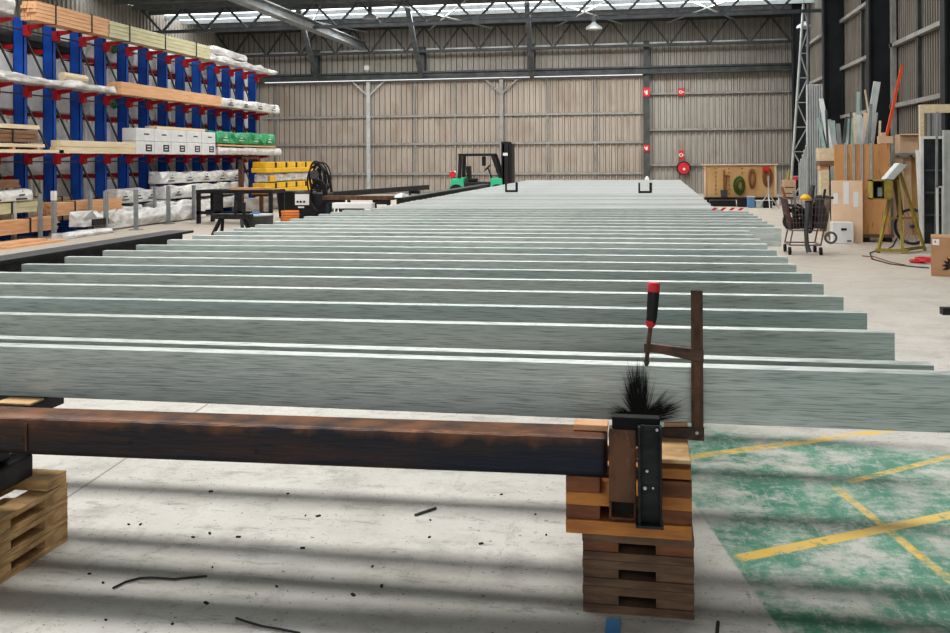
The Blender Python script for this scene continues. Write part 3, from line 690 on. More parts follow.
wrapped(-13.1, XF, Yx(217), Yx(276), L3+.35, L3+.72, 'green plastic wrapped bundle at the far end of the third level', m_='green', label_marks=4, jag=.09, markm='white')
# ground level
wrapped(-13.25, XF-.1, Yx(103,-13.25), Yx(146), .18, .50, 'white wrapped pack on the floor level behind the posts, near lower one', jag=.09)
wrapped(-13.25, XF-.15, Yx(103,-13.25), Yx(163), .56, .90, 'white wrapped pack with black print stacked on the near lower one', label_marks=3, jag=.09)
wrapped(-13.25, XF-.15, Yx(148,-13.25), Yx(248), 1.0, 1.30, 'long white wrapped pack topmost at the foot of the rack', jag=.10, label_marks=5)
wrapped(-13.25, XF-.05, Yx(168), Yx(248), .58, .94, 'white wrapped pack in the middle of the far floor stack', jag=.08, label_marks=4)
wrapped(-13.25, XF, Yx(153), Yx(248), .18, .52, 'white wrapped pack at the bottom of the far floor stack', jag=.09)
wrapped(XF+.05, -12.3, Yx(90), Yx(112)+4.2, .02, .42, 'long white wrapped length lying on the floor behind the grey posts', jag=.12)
pack(-13.2, XF, Yx(57), Yx(104,-13.25)-.1, .42, .72, 'timber', 'orange timber bundle on the floor level of the rack', rows=6, colsn=8)
pack(-13.0, -12.62, 14.8, Yx(57)-.1, .14, .44, 'timber', 'stack of orange boards at floor level, near end of the rack', rows=7, colsn=5, gap=.02)
pack(-13.25, XF-.15, 14.8, Yx(44), .55, .78, 'timberg', 'pale green timber pack at floor level, near end of the rack', rows=2)
wrapped(-13.25, XF-.1, 14.8, Yx(38), .80, 1.05, 'white wrapped pack with black print at the near left', label_marks=4, jag=.04)
pack(-13.25, XF-.1, 14.8, Yx(24), 1.08, 1.26, 'timberb', 'dark brown timber boards on the near left wrapped pack', rows=3)
solo('floor_boards', B().box(-12.28, -11.6, 15.5, 17.3, .0, .04).box(-12.25, -11.8, 15.3, 17.0, .042, .08), 'timber', 'loose orange boards on the floor in front of the near posts', 'boards')
wrapped(-12.15, -11.85, 17.6, 19.4, .0, .12, 'white wrapped length on the floor between the two nearest posts', jag=.04, bev=.02)
# dark crumpled wrapping
wrapped(-12.5, -12.1, 18.7, 19.9, .18, .45, 'loose white plastic wrapping with a dark opening behind the posts', jag=.2, bev=.02)
solo('opening_shade', B().box(-12.05, -11.99, 18.9, 19.5, .2, .34), 'dark', 'dark opening panel in the loose wrapping behind the posts', 'panel')  # flat dark sheet painted as the shaded opening of the wrapping
# stakes
for i, (px, py) in enumerate(((14, 240), (54, 238), (106, 233), (136, 230), (168.5, 224), (194, 220))):
    p = on(2, 0, px, py); t = T('steel_post', ['nearest', 'second nearest', 'third', 'fourth', 'fifth', 'farthest'][i]+' of the grey steel posts standing in front of the floor level packs', 'post', (p.x, p.y, 0), 'grey posts beside the rack')
    B().box(p.x-.04, p.x+.04, p.y-.04, p.y+.04, 0, [.95, 1.0, .95, .95, .98, .95][i]).build('post_body', 'steelgrey' if i else 'pale', t)
    B().box(p.x-.12, p.x+.12, p.y-.12, p.y+.12, 0, .015).build('base_plate', 'steelgrey', t)
    if i < 2: B().box(p.x-.045, p.x+.045, p.y-.045, p.y+.045, .8, 1.0).build('white_sleeve', 'white', t)
    q = p+Vector((-1.0, .4, 0))
for i, (px, py) in enumerate(((25, 210), (76, 205), (142, 205))):
    p = on(0, -12.95, px, py); solo('steel_post', B().box(-12.62, -12.56, p.y-.04, p.y+.04, 0, .95), 'steelgrey', 'thin grey post in the rear row beside the rack, '+['near', 'middle', 'far'][i]+' one', 'post', 'rear posts beside the rack')
# back side loads
bk = [(4.22, .80), (2.77, 1.28), (1.32, 1.28), (.18, 1.0)]
labs = ['top', 'second', 'third', 'lowest']
for li, (z0, h) in enumerate(bk):
    y = 14.4; k = 0
    while y+3.4 < 31.9:
        ln = 3.4
        nm = ['nearest', 'second nearest', 'third nearest', 'middle', 'second farthest', 'farthest'][min(k, 5)]
        lab = '%s pale wrapped pack on the %s level behind the blue columns' % (nm, labs[li])
        if (li == 0 and k in (0, 1)):
            wrapped(-14.6, -13.8, y, y+ln, z0+.01, z0+.35, lab.replace('pale', 'black'), m_='black', jag=.03)
        elif (li, k) in ((2, 0), (1, 0), (3, 1)):
            pack(-14.6, -13.8, y, y+ln, z0+.01, z0+h*.6, 'timberp' if li != 1 else 'timberb', lab.replace('pale wrapped', 'stickered timber'), rows=6, gap=.05)
        else:
            t = wrapped(-14.6, -13.75, y, y+ln, z0+.01, z0+h, lab, m_='white' if (k+li) % 3 else 'wrap', label_marks=4, jag=.05)
            if li == 0 and k == 2 or (li == 1 and k == 2):
                B().ring((-13.72, y+1.2, z0+.4), .13, .05, (1, 0, 0)).build('green_mark', 'green', t)
        y += ln+.08; k += 1
# yellow crates on the low far end
yx0, yx1 = on(0, -12.1, 251, 170).y, on(0, -11.6, 316, 170).y
def ystil(z0, z1, lab):
    t = T('yellow_bundle', lab, 'bundle', (-12, (yx0+yx1)/2, z0))
    B().box(-12.1, -11.6, yx0, yx1, z0, z0+(z1-z0)*.45).build('lower_tray', 'yellow', t, bevel=.02)
    n = 5
    for k in range(n):
        a = yx0+(yx1-yx0)*k/n; e = yx0+(yx1-yx0)*(k+1)/n
        B().box(-12.07, -11.63, a+.03, e-.10, z0+(z1-z0)*.45, z1).build('yellow_case', 'yellow', t, bevel=.02)
        B().box(-12.08, -11.62, e-.09, e+.02, z0+.1, z1-.02).build('black_divider', 'black', t)
ystil(.58, .92, 'lower row of bright yellow cases at the far end of the rack')
ystil(1.24, 1.58, 'upper row of bright yellow cases at the far end of the rack')
wrapped(-12.05, -11.65, yx0+.1, yx1, .95, 1.19, 'grey wrapped pack with a yellow tag between the two rows of yellow cases', m_='wrapg', jag=.05)
solo('yellow_tag', B().box(-11.62, -11.585, yx0+.3, yx0+.7, .96, 1.15), 'yellow', 'small yellow tag on the grey wrapped pack between the yellow cases', 'tag')
t = T('rack_stand', 'low brown steel stand under the yellow cases', 'stand', (-12, (yx0+yx1)/2, 0))
for a in (yx0+.2, (yx0+yx1)/2, yx1-.2):
    B().box(-12.15, -11.6, a-.05, a+.05, .50, .575).build('cross_beam', 'rustb', t); B().box(-11.9, -11.8, a-.05, a+.05, 0, .50).build('leg', 'rustb', t)
wrapped(-12.9, -12.2, yx0+.3, yx1, .0+.01, .40, 'white pack on the floor just behind the stand of yellow cases', jag=.05)
t = T('brown_upright', 'dark reddish steel upright beside the yellow cases at the end of the rack', 'post', (-12.25, yx0-.35, 0))
B().box(-12.32, -12.2, yx0-.45, yx0-.3, 0, 1.75).build('post_body', 'rustb', t); B().box(-12.32, -11.7, yx0-.45, yx0-.3, 1.66, 1.74).build('top_arm', 'rustb', t)

# ------------------------------------------------------------------ black welding table, trestle, bits near the rack
def Pf(px, py, z=0): return on(2, z, px, py)
a = Vector((-10.6, 21.9, 0))
Yt = 22.6
xa, xb = on(1, Yt, 196, 190).x, on(1, Yt, 272, 190).x; zt_ = on(1, Yt, 230, 190).z
t = T('work_table', 'black steel frame work table between the rack and the yellow cases', 'table', ((xa+xb)/2, Yt+.4, 0))
B().box(xa, xb, Yt, Yt+.9, zt_-.09, zt_).build('tabletop', 'blacksteel', t)
for x in (xa+.05, xb-.05):
    for y in (Yt+.04, Yt+.84): B().box(x-.045, x+.045, y-.04, y+.04, 0, zt_-.09).build('leg', 'blacksteel', t)
for x in (xa+.62, xa+1.15): B().box(x-.1, x+.1, Yt+.0, Yt+.06, .25, zt_-.09).build('panel', 'blacksteel', t)
B().box(xa, xb, Yt, Yt+.06, .24, .32).build('lower_rail', 'blacksteel', t)
solo('timber_offcut', B().box(xa+.9, xa+1.7, Yt+.1, Yt+.5, zt_+.001, zt_+.05), 'timber', 'short reddish board lying on the black steel table', 'board')
# round work stand in front
p = Vector((on(1, 18.6, 258, 200).x, 18.6, 0)); zt2 = on(1, 18.6, 258, 214).z
t = T('rotary_stand', 'low dark round work stand with a pale top, before the black table', 'stand', tuple(p))
B().tube([p+Vector((0, 0, zt2-.26)), p+Vector((0, 0, zt2-.20)), p+Vector((0, 0, zt2-.03))], [.24, .30, .32], 20).build('drum', 'darkgrey', t, smooth=True)
B().disc(p+Vector((0, 0, zt2-.03)), .33, (0, 0, 1), 24, .03).build('round_top', 'pale', t)
for k in range(4):
    a_ = k*math.pi/2+.4; B().bar(p+Vector((math.cos(a_)*.2, math.sin(a_)*.2, zt2-.24)), p+Vector((math.cos(a_)*.3, math.sin(a_)*.3, 0)), .05).build('leg', 'blacksteel', t)
solo('blue_tin', B().tube([p+Vector((-.05, 0, zt2+.001)), p+Vector((-.05, 0, zt2+.05))], .08, 14), 'bluebox', 'small blue object on the pale round work stand', 'tin')
p = Vector((on(1, 17.8, 232, 200).x, 17.8, 0)); z3 = on(1, 17.8, 232, 213).z
t = T('saw_horse', 'low black steel saw horse with uprights, left of the round stand', 'trestle', tuple(p))
B().box(p.x-.42, p.x+.42, 17.72, 17.88, z3-.12, z3-.02).build('top_rail', 'blacksteel', t)
B().box(p.x-.48, p.x+.2, 17.95, 18.2, z3-.10, z3-.03).build('tray', 'blacksteel', t)
for sx in (-1, 1):
    for sy in (-1, 1): B().bar((p.x+sx*.22, 17.8+sy*.04, z3-.1), (p.x+sx*.36, 17.8+sy*.26, 0), .06).build('leg', 'blacksteel', t)
for dx in (.08, .26): B().box(p.x+dx-.025, p.x+dx+.025, 17.77, 17.82, z3-.05, z3+.22).build('upright', 'blacksteel', t)
# welder
def bx(px0, px1, pyt, pyb, Y, d): 
    p_ = on(1, Y, px0, pyb); q_ = on(1, Y, px1, pyt); return p_.x, q_.x, Y, Y+d, p_.z, q_.z
Yw = 22.0
x0, x1, y0, y1, z0, z1 = bx(294, 313, 192, 219, Yw, .5)
t = T('welding_machine', 'black welding machine with a pale control panel beside the far purlin ends', 'welding machine', ((x0+x1)/2, Yw+.3, 0))
B().box(x0, x1+.3, y0, y0+.7, .08, z1-.03).build('body', 'black', t, bevel=.03)
B().box(x0-.02, x1+.0, y0-.02, y0+.3, z1-.16-.22, z1).build('panel_housing', 'black', t, bevel=.02)
q = bx(295, 309, 194, 205, Yw-.03, .01); B().box(*q).build('control_panel', 'labelw', t)
for dx in (.07, .15, .24): B().disc((q[0]+dx, Yw-.03, q[4]+.08), .028, th=.015).build('dial', 'black', t)
q2 = bx(298, 304, 206.5, 208, Yw-.03, .01); B().box(*q2).build('name_plate', 'labelw', t)
q = bx(312, 328, 203, 217, Yw+.1, .4); B().box(*q).build('side_cover', 'teald', t, bevel=.03)
for sx in (x0+.05, x1+.25): B().tube([(sx, y0+.1, .07), (sx+.05, y0+.1, .07)], .07, 12).build('wheel', 'black', t)
b = B()
for k in range(5): b.ring((x1+.13+.02*k, Yw-.05-.03*k, .75), .22+.02*k, .018, (.2, 1, 0), sx=.8, sz=1.3)
b.build('cable_loop', 'black', t)
# coil of hoses above the welder
p = on(1, Yw+1.4, 320, 180)
t = T('hose_reel_stand', 'tall stand hung with coiled black hoses behind the welding machine', 'stand', (p.x, p.y, 0))
B().tube([(p.x, p.y, 0), (p.x, p.y, 1.4)], .035, 8).build('pole', 'blacksteel', t)
b = B()
for k in range(9):
    b.ring((p.x+random.uniform(-.12, .12), p.y+random.uniform(-.1, .1), 1.12+random.uniform(-.1, .1)), .24+random.uniform(-.05, .1), .02, (random.uniform(-.6, .6), 1, random.uniform(-.2, .2)), sx=.8, sz=1.4)
b.build('coiled_hose', 'black', t)
B().tube([(p.x-.25, p.y, 1.42), (p.x, p.y, 1.52), (p.x+.25, p.y, 1.2), (p.x+.33, p.y, .7), (p.x+.28, p.y, .35)], .035, 8).build('hanging_hose', 'black', t)
B().disc((p.x-.1, p.y-.1, 1.25), .12, n=16, th=.05).build('grey_reel', 'darkgrey', t)
x0, x1, y0, y1, z0, z1 = bx(277, 297, 192, 211, 25.0, .6)
t = T('black_bin', 'black bin standing left of the welding machine', 'bin', ((x0+x1)/2, 25.3, 0))
B().hull([(x0+.06, 25, .0), (x1-.06, 25, .0), (x0+.06, 25.5, .0), (x1-.06, 25.5, 0), (x0, 24.95, z1), (x1, 24.95, z1), (x0, 25.55, z1), (x1, 25.55, z1)]).build('bin_body', 'black', t, bevel=.02)
B().box(x0-.02, x1+.02, 24.92, 25.58, z1+.001, z1+.03).build('rim', 'darkgrey', t)
p = on(1, 21.3, 290, 213)
t = T('orange_coil', 'coil of orange hose on the floor left of the welding machine', 'hose', (p.x, 21.3, 0)); b = B()
for k in range(7): b.ring((p.x+.01*(k % 2), 21.3, .03+.06*k), .19, .033, (0, 0, 1), n=18)
b.build('coil', 'orange', t, smooth=True)
# rusty and white sections lying left of the far rail
def lay(px0, px1, pyt, pyb, Y, d, m_, name, lab, cat, sup=True, **k):
    q = bx(px0, px1, pyt, pyb, Y, d); t = T(name, lab, cat, ((q[0]+q[1])/2, Y+d/2, q[4]))
    B().box(*q).build('section', m_, t, bevel=.01); return q, t
q, t = lay(322, 393, 196, 200, 20.5, .25, 'rustb', 'rusty_flat_bar', 'rusty orange-brown flat section laid across behind the welding machine', 'steel section')
for x in (q[0]+.3, q[1]-.3): trestle(x, 20.62, .4, q[4]-.001, 'small black trestle under the %s end of the rusty flat section' % ('left' if x < -6 else 'right'))
q, t = lay(332, 372, 203, 208.5, 17.3, .2, 'white', 'white_section', 'white painted steel section lying beside the galvanised purlins', 'steel section')
trestle((q[0]+q[1])/2, 17.4, .4, q[4]-.001, 'small black trestle under the white section')
p0, p1 = on(1, 25.5, 325, 195), on(1, 33, 427, 188)
t = T('dark_section', 'long dark steel section lying behind the rusty flat section', 'steel section', tuple((p0+p1)/2))
B().bar((p0.x, 25.5, p0.z), (p1.x, 33, p0.z), .16, .16).build('section', 'blacksteel', t)
for f_ in (.15, .85): trestle(p0.x+(p1.x-p0.x)*f_, 25.5+7.5*f_, .4, p0.z-.081, 'black trestle under the %s end of the long dark section' % ('left' if f_ < .5 else 'right'))
g = on(2, .815, 402, 199.5)
solo('white_rag', B().hull([(-5.28, 19.3, .8105), (-5.08, 19.3, .8105), (-5.3, 20.0, .8105), (-5.1, 20.0, .8105), (-5.25, 19.4, .87), (-5.12, 19.45, .90), (-5.27, 19.9, .9), (-5.14, 19.95, .86)]), 'white', 'crumpled white rag on the near end of the long far black beam', 'rag', bevel=.02)

# ------------------------------------------------------------------ forklift
Yk = 38.0
def F_(px, py): return on(1, Yk, px, py)
xl_ = F_(447, 180).x; xr_ = F_(515, 180).x
t = T('forklift', 'green and black counterbalance forklift parked before the far doors', 'forklift', ((xl_+xr_)/2, Yk+.5, 0))
xA, xB, xM0, xM1 = F_(448, 180).x, F_(501, 180).x, F_(501, 180).x, F_(514, 180).x
B().hull([(xA, Yk, .2), (F_(463, 0).x, Yk, .2), (xA, Yk+1.1, .2), (F_(463, 0).x, Yk+1.1, .2), (xA+.12, Yk+.05, .85), (F_(462, 0).x, Yk+.05, .88), (xA+.12, Yk+1.05, .85), (F_(462, 0).x, Yk+1.05, .88)]).build('counterweight', 'forkgreen', t, bevel=.06)
B().box(F_(462, 0).x, F_(490, 0).x, Yk+.1, Yk+1.0, .25, .69).build('chassis', 'black', t, bevel=.04)
B().box(F_(489, 0).x, F_(501, 0).x, Yk+.02, Yk+1.08, .28, .86).build('front_cowl', 'forkgreen', t, bevel=.05)
for x in (F_(455, 0).x, F_(496, 0).x):
    for y in (Yk-.02, Yk+.95): B().tube([(x, y, .30), (x, y+.18, .30)], .30, 18).build('wheel', 'black', t)
zr = F_(480, 155).z
for y in (Yk+.1, Yk+1.0):
    B().bar((F_(458, 0).x, y, .85), (F_(459, 0).x, y, zr), .13).build('rear_pillar', 'black', t)
    B().bar((F_(499, 0).x, y, .85), (F_(491, 0).x, y, zr), .12).build('front_pillar', 'black', t)
b = B().box(F_(457, 0).x, F_(492, 0).x, Yk+.06, Yk+.14, zr-.04, zr+.06).box(F_(457, 0).x, F_(492, 0).x, Yk+.96, Yk+1.04, zr-.04, zr+.06)
for k in range(6): x = F_(458+6.4*k, 0).x; b.box(x-.03, x+.03, Yk+.1, Yk+1.0, zr, zr+.05)
b.build('overhead_guard', 'black', t)
B().box(F_(465, 0).x, F_(474, 0).x, Yk+.3, Yk+.8, .70, .84).build('seat', 'black', t, bevel=.04)
B().bar((F_(466, 0).x, Yk+.55, .8), (F_(465, 0).x, Yk+.55, 1.35), .14, .45).build('seat_back', 'black', t, bevel=.03)
B().bar((F_(489, 0).x, Yk+.55, .8), (F_(485, 0).x, Yk+.55, 1.25), .05).build('steering_column', 'black', t)
B().ring((F_(484.5, 0).x, Yk+.55, 1.28), .17, .02, (-.7, 0, .7)).build('steering_wheel', 'black', t)
B().box(F_(481, 0).x-.06, F_(481, 0).x+.1, Yk+.3, Yk+.4, zr-.45, zr-.05).build('headlight', 'black', t, bevel=.03)
zm = F_(507, 141.5).z
for y in (Yk+.1, Yk+.85): B().box(xM0, xM0+.30, y, y+.16, .08, zm).build('mast_rail', 'black', t)
B().box(xM0+.05, xM0+.12, Yk+.1, Yk+1.0, .6, zm-.1).build('mast_guard', 'black', t)
B().box(xM0+.32, xM0+.44, Yk+.15, Yk+.95, .08, zm-.08).build('carriage', 'black', t)
for y in (Yk+.25, Yk+.75): B().box(xM0+.44, xM0+1.3, y, y+.1, .08, .13).build('fork', 'blacksteel', t)
q = F_(505, 154.5); B().box(q.x-.1, q.x+.1, Yk+.085, Yk+.1, q.z-.05, q.z+.07).build('badge', 'labelw', t)
q = F_(452, 174.5)
B().tube([(q.x-.12, Yk+.3, q.z), (q.x+.12, Yk+.3, q.z)], .14, 14).build('gas_bottle', 'white', t)
B().disc((q.x, Yk+.14, q.z-.0), .14, th=.02).build('gas_bottle_end', 'signred', t)
B().box(q.x-.1, q.x+.1, Yk+.2, Yk+.4, .84, q.z-.1).build('bottle_cradle', 'black', t)

# ------------------------------------------------------------------ far wall fittings
def sign(px, py, w, h, sym, lab, Y=YW-.43):
    p = on(1, Y, px, py); t = T('fire_sign', lab, 'sign', (p.x, Y, p.z))
    B().box(p.x-w/2, p.x+w/2, Y-.02, Y, p.z-h/2, p.z+h/2).build('sign_plate', 'signred', t)
    b = B()
    if sym == 'ext':
        b.box(p.x-.05, p.x+.05, Y-.026, Y-.021, p.z-h*.3, p.z+h*.12).box(p.x-.02, p.x+.06, Y-.026, Y-.021, p.z+h*.14, p.z+h*.2).box(p.x-.1, p.x-.07, Y-.026, Y-.021, p.z-h*.1, p.z+h*.2)
    else:
        b.ring((p.x-.02, Y-.024, p.z), h*.17, .025, (0, 1, 0)); b.box(p.x+.02, p.x+.14, Y-.026, Y-.021, p.z-.02, p.z+.02)
    b.build('sign_symbol', 'labelw', t)
sign(646.5, 92, .30, .40, 'ext', 'upper red fire extinguisher sign on the far wall post')
sign(681, 92, .28, .34, 'reel', 'red fire hose reel sign high on the far wall, right of the post', Y=YW-.2)
sign(646.5, 148, .26, .30, 'ext', 'lower red fire extinguisher sign on the far wall post')
sign(681.5, 155, .22, .42, 'reel', 'red sign just above the fire hose reel', Y=YW-.2)
p = on(1, YW-.35, 683.5, 168)
t = T('fire_hose_reel', 'round red fire hose reel mounted on the far wall', 'fire hose reel', tuple(p))
B().tube([p+Vector((0, -.12, 0)), p+Vector((0, .12, 0))], .31, 28).build('reel_disc', 'signred', t, smooth=True)
b = B(); [b.ring(p+Vector((0, -.13+.05*k, 0)), .29, .028) for k in range(4)]; b.build('hose', 'blacksteel', t)
B().disc(p+Vector((.02, -.13, -.05)), .06, th=.04).build('hub', 'labelw', t)
B().box(p.x-.08, p.x+.08, p.y+.1, YW-.205, p.z-.1, p.z+.1).build('wall_bracket', 'signred', t)
p = on(1, YW-.5, 647, 178)
t = T('fire_extinguisher', 'small pale cylinder at the foot of the far wall post', 'extinguisher', (p.x, p.y, 0))
B().tube([(p.x, YW-.55, .0), (p.x, YW-.55, .7), (p.x, YW-.55, .82)], [.11, .11, .04], 14).build('cylinder', 'labelw', t, smooth=True)
q = on(1, YW-.45, 368, 70)
t = T('flood_light', 'small pale flood light on the beam above the left door post', 'lamp', (q.x, YW-.6, 5.84))
B().box(q.x-.12, q.x+.12, YW-.68, YW-.52, 5.93, 6.15).build('light_head', 'pale', t); B().box(q.x-.02, q.x+.02, YW-.62, YW-.58, 5.835, 5.93).build('bracket', 'pale', t)

# tool board
Yq = 33.4
x0, x1, y0, y1, z0, z1 = bx(706, 774, 166, 197, Yq, .03)
t = T('tool_board', 'orange plywood tool board with pegs standing before the far wall', 'tool board', ((x0+x1)/2, Yq, 0))
B().box(x0, x1, Yq, Yq+.03, z0, z1).build('plywood_panel', 'ply', t)
B().box(x0-.07, x0, Yq-.05, Yq+.05, 0, z1+.03).build('side_frame', 'pinkboard', t); B().box(x1, x1+.07, Yq-.05, Yq+.05, 0, z1+.03).build('side_frame', 'pinkboard', t)
B().box(x0-.15, x1+.12, Yq-.1, Yq+.1, z1+.035, z1+.075).build('top_rail', 'pinkboard', t)
B().box(x0-.07, x1+.07, Yq-.4, Yq+.05, z0-.08, z0).build('bottom_shelf', 'blacksteel', t)
for x in (x0+.05, x1-.05): B().box(x-.04, x+.04, Yq-.35, Yq-.27, 0, z0-.08).build('leg', 'blacksteel', t)
b = B()
for fx in (.14, .34, .53):
    for k in range(7):
        if fx < .5 or k > 4: b.box(x0+(x1-x0)*fx-.012, x0+(x1-x0)*fx+.03, Yq-.05, Yq, z0+.12+(z1-z0-.2)*k/6-.008, z0+.12+(z1-z0-.2)*k/6+.012)
b.build('peg', 'dark', t)
b = B(); 
def Q(px, py): return on(1, Yq-.08, px, py)
p = Q(724, 170); q = Q(724, 190); r_ = Q(724, 199)
t = T('shovel', 'shovel with a brown handle leaning on the tool board', 'shovel', tuple(r_))
B().tube([p, q], .022, 8).build('handle', 'brownhose', t); B().hull([(q.x-.09, q.y-.02, r_.z), (q.x+.09, q.y-.02, r_.z), (q.x-.09, q.y, r_.z), (q.x+.09, q.y, r_.z), (q.x-.12, q.y-.02, q.z), (q.x+.12, q.y-.02, q.z), (q.x-.12, q.y, q.z), (q.x+.12, q.y, q.z)]).build('blade', 'darkgrey', t)
p = Q(726.5, 177); q = Q(725.5, 192)
solo('wooden_mallet', B().tube([p, q], .02, 8).box(p.x-.08, p.x+.08, p.y-.04, p.y+.04, p.z, p.z+.07), 'brownhose', 'brown wooden mallet hanging beside the shovel on the tool board', 'mallet')
def coil(px, py, w, h, m_, lab, n=6, r=.025):
    p = Q(px, py); b = B()
    for k in range(n): b.ring((p.x+random.uniform(-.03, .03), p.y-.01*k, p.z+random.uniform(-.02, .02)), .5, r, (random.uniform(-.1, .1), 1, 0), sx=w*(1-.1*k), sz=h*(1-.1*k))
    solo('hose_coil', b, m_, lab, 'coil')
coil(740, 185, .36, .60, 'hoseg', 'coil of green hose hanging on the tool board')
coil(752, 178, .20, .65, 'brownhose', 'narrow coil of reddish-brown rope on the tool board', 3)
coil(767.5, 177, .28, .66, 'brownhose', 'dark brown coil hanging at the right of the tool board', 5)
p = on(1, 33.0, 765, 170)
solo('red_tool', B().box(p.x-.05, p.x+.18, 33.25, 33.32, p.z-.04, p.z+.10), 'signred', 'small red power tool hanging at the upper right of the tool board', 'tool')
def cbox(px0, px1, pyt, pyb, Y, d, m_, name, lab, cat, onfloor=True, lid=None):
    q = list(bx(px0, px1, pyt, pyb, Y, d))
    if onfloor: q[4] = 0
    t = T(name, lab, cat, ((q[0]+q[1])/2, Y+d/2, q[4])); B().box(*q).build('body', m_, t, bevel=.02)
    B().box(q[0]-.01, q[1]+.01, Y-.01, Y+d+.01, q[5]+.0005, q[5]+.03).build('lid', lid or m_, t)
    return t
cbox(738, 747, 199, 206, 32.0, .4, 'black', 'tool_case', 'black tool case on the floor before the tool board', 'case')
cbox(748, 755, 197.5, 207, 31.6, .4, 'bluebox', 'tool_case', 'upright blue tool case on the floor before the tool board', 'case', lid='pale')
cbox(756, 763, 202, 207.5, 31.6, .4, 'pale', 'tool_case', 'pale blue low case right of the blue case', 'case')
cbox(763.5, 772, 202, 208, 31.4, .4, 'black', 'tool_case', 'dark case at the right end of the row before the tool board', 'case')
cbox(710, 736, 201.5, 206, 32.3, .5, 'black', 'steel_tray', 'long low black tray on the floor under the tool board', 'tray')
p = on(1, 31.0, 768.5, 176); g = on(2, 0, 768, 209)
t = T('tripod', 'slim pale tripod standing before the tool board', 'tripod', (p.x, 31.0, 0))
B().tube([(p.x, 31, .25), (p.x, 31, p.z)], .025, 8).build('pole', 'pale', t)
for k in range(3): a_ = .5+k*2.1; B().bar((p.x, 31, .5), (p.x+.38*math.cos(a_), 31+.3*math.sin(a_), 0), .03).build('leg', 'pale', t)
# wooden box with funnel
q = bx(783.5, 796, 180, 197, 33.0, .45)
t = T('wooden_box', 'small pale wooden box raised on a stand beside the roofing sheets', 'box', ((q[0]+q[1])/2, 33.2, q[4]))
B().box(*q).build('box_body', 'cardl', t, bevel=.01); q_ = q
for z in (.2, .55): B().box(q[0]+.05, q[1]-.05, 32.99, 33.0, q[4]+(q[5]-q[4])*z, q[4]+(q[5]-q[4])*z+.02).build('band', 'dark', t)
t = T('box_stand', 'pale stand carrying the small wooden box', 'stand', ((q[0]+q[1])/2, 33.2, 0))
B().box(q[0]-.1, q[1], 33.0, 33.45, q[4]-.05, q[4]-.001).build('top', 'blacksteel', t)
for x in (q[0]-.05, q[1]-.05): B().box(x-.03, x+.03, 33.05, 33.4, 0, q[4]-.05).build('leg', 'pale', t)
p = on(1, 33.2, 788, 179.7)
solo('funnel', B().tube([(p.x, 33.2, q[5]+.001), (p.x+.02, 33.2, q[5]+.18), (p.x+.06, 33.2, q[5]+.36)], [.08, .05, .02], 12), 'yelold', 'yellowish cone-shaped nozzle standing on the small wooden box', 'funnel')
solo('red_rag', B().hull([(p.x+.12, 33.05, q[5]+.001), (p.x+.3, 33.05, q[5]+.001), (p.x+.12, 33.3, q[5]+.001), (p.x+.3, 33.3, q[5]+.001), (p.x+.14, 33.1, q[5]+.08), (p.x+.3, 33.1, q[5]+.12), (p.x+.14, 33.25, q[5]+.06), (p.x+.28, 33.3, q[5]+.1)]), 'signred', 'red rag on top of the small wooden box', 'rag')

# ------------------------------------------------------------------ right side storage
# lattice mast in the corner
t = T('lattice_mast', 'slim silver lattice mast leaning in the far right corner', 'mast', (5.5, 36.5, 0))
pa0, pa1 = on(1, 36.3, 790, 200), on(1, 36.3, 803.5, 4); pb0, pb1 = on(1, 36.3, 807, 200), on(1, 36.3, 808, 4)
pa0.z = max(pa0.z, .02); pb0.z = .02; pa0.z = .02
B().tube([pa0, pa1], .05, 8).build('chord', 'pale', t); B().tube([pb0, pb1], .05, 8).build('chord', 'steelgrey', t)
b = B()
for k in range(8):
    f0, f1 = k/8, (k+1)/8; b.bar(pa0.lerp(pa1, f0), pb0.lerp(pb1, f0), .035); b.bar(*((pb0.lerp(pb1, f0), pa0.lerp(pa1, f1)) if k % 2 else (pa0.lerp(pa1, f0), pb0.lerp(pb1, f1))), .04)
b.build('lacing', 'pale', t)
# grey roofing sheets upright
q = bx(807.5, 823.5, 84, 200, 33.2, .1)
b = B(); n = 7; w = (q[1]-q[0])/n
for k in range(n): b.box(q[0]+w*k, q[0]+w*k+w*.5, 33.2, 33.36, 0.0, q[5]); b.box(q[0]+w*k+w*.5, q[0]+w*(k+1), 33.32, 33.37, 0, q[5]-.003)
solo('roofing_sheets', b, 'rib', 'tall bundle of ribbed silver roofing sheets standing upright near the corner', 'roofing sheets')
q = bx(799, 807.2, 145, 200, 32.6, .1); b = B(); n = 5; w = (q[1]-q[0])/n
for k in range(n): b.box(q[0]+w*k, q[0]+w*k+w*.55, 32.6, 32.66, 0, q[5]-.15*(4-k)); b.box(q[0]+w*k+w*.5, q[0]+w*(k+1), 32.64, 32.69, 0, q[5]-.15*(4-k))
solo('roofing_sheets', b, 'rib', 'shorter ribbed silver sheets left of the tall roofing bundle', 'roofing sheets')
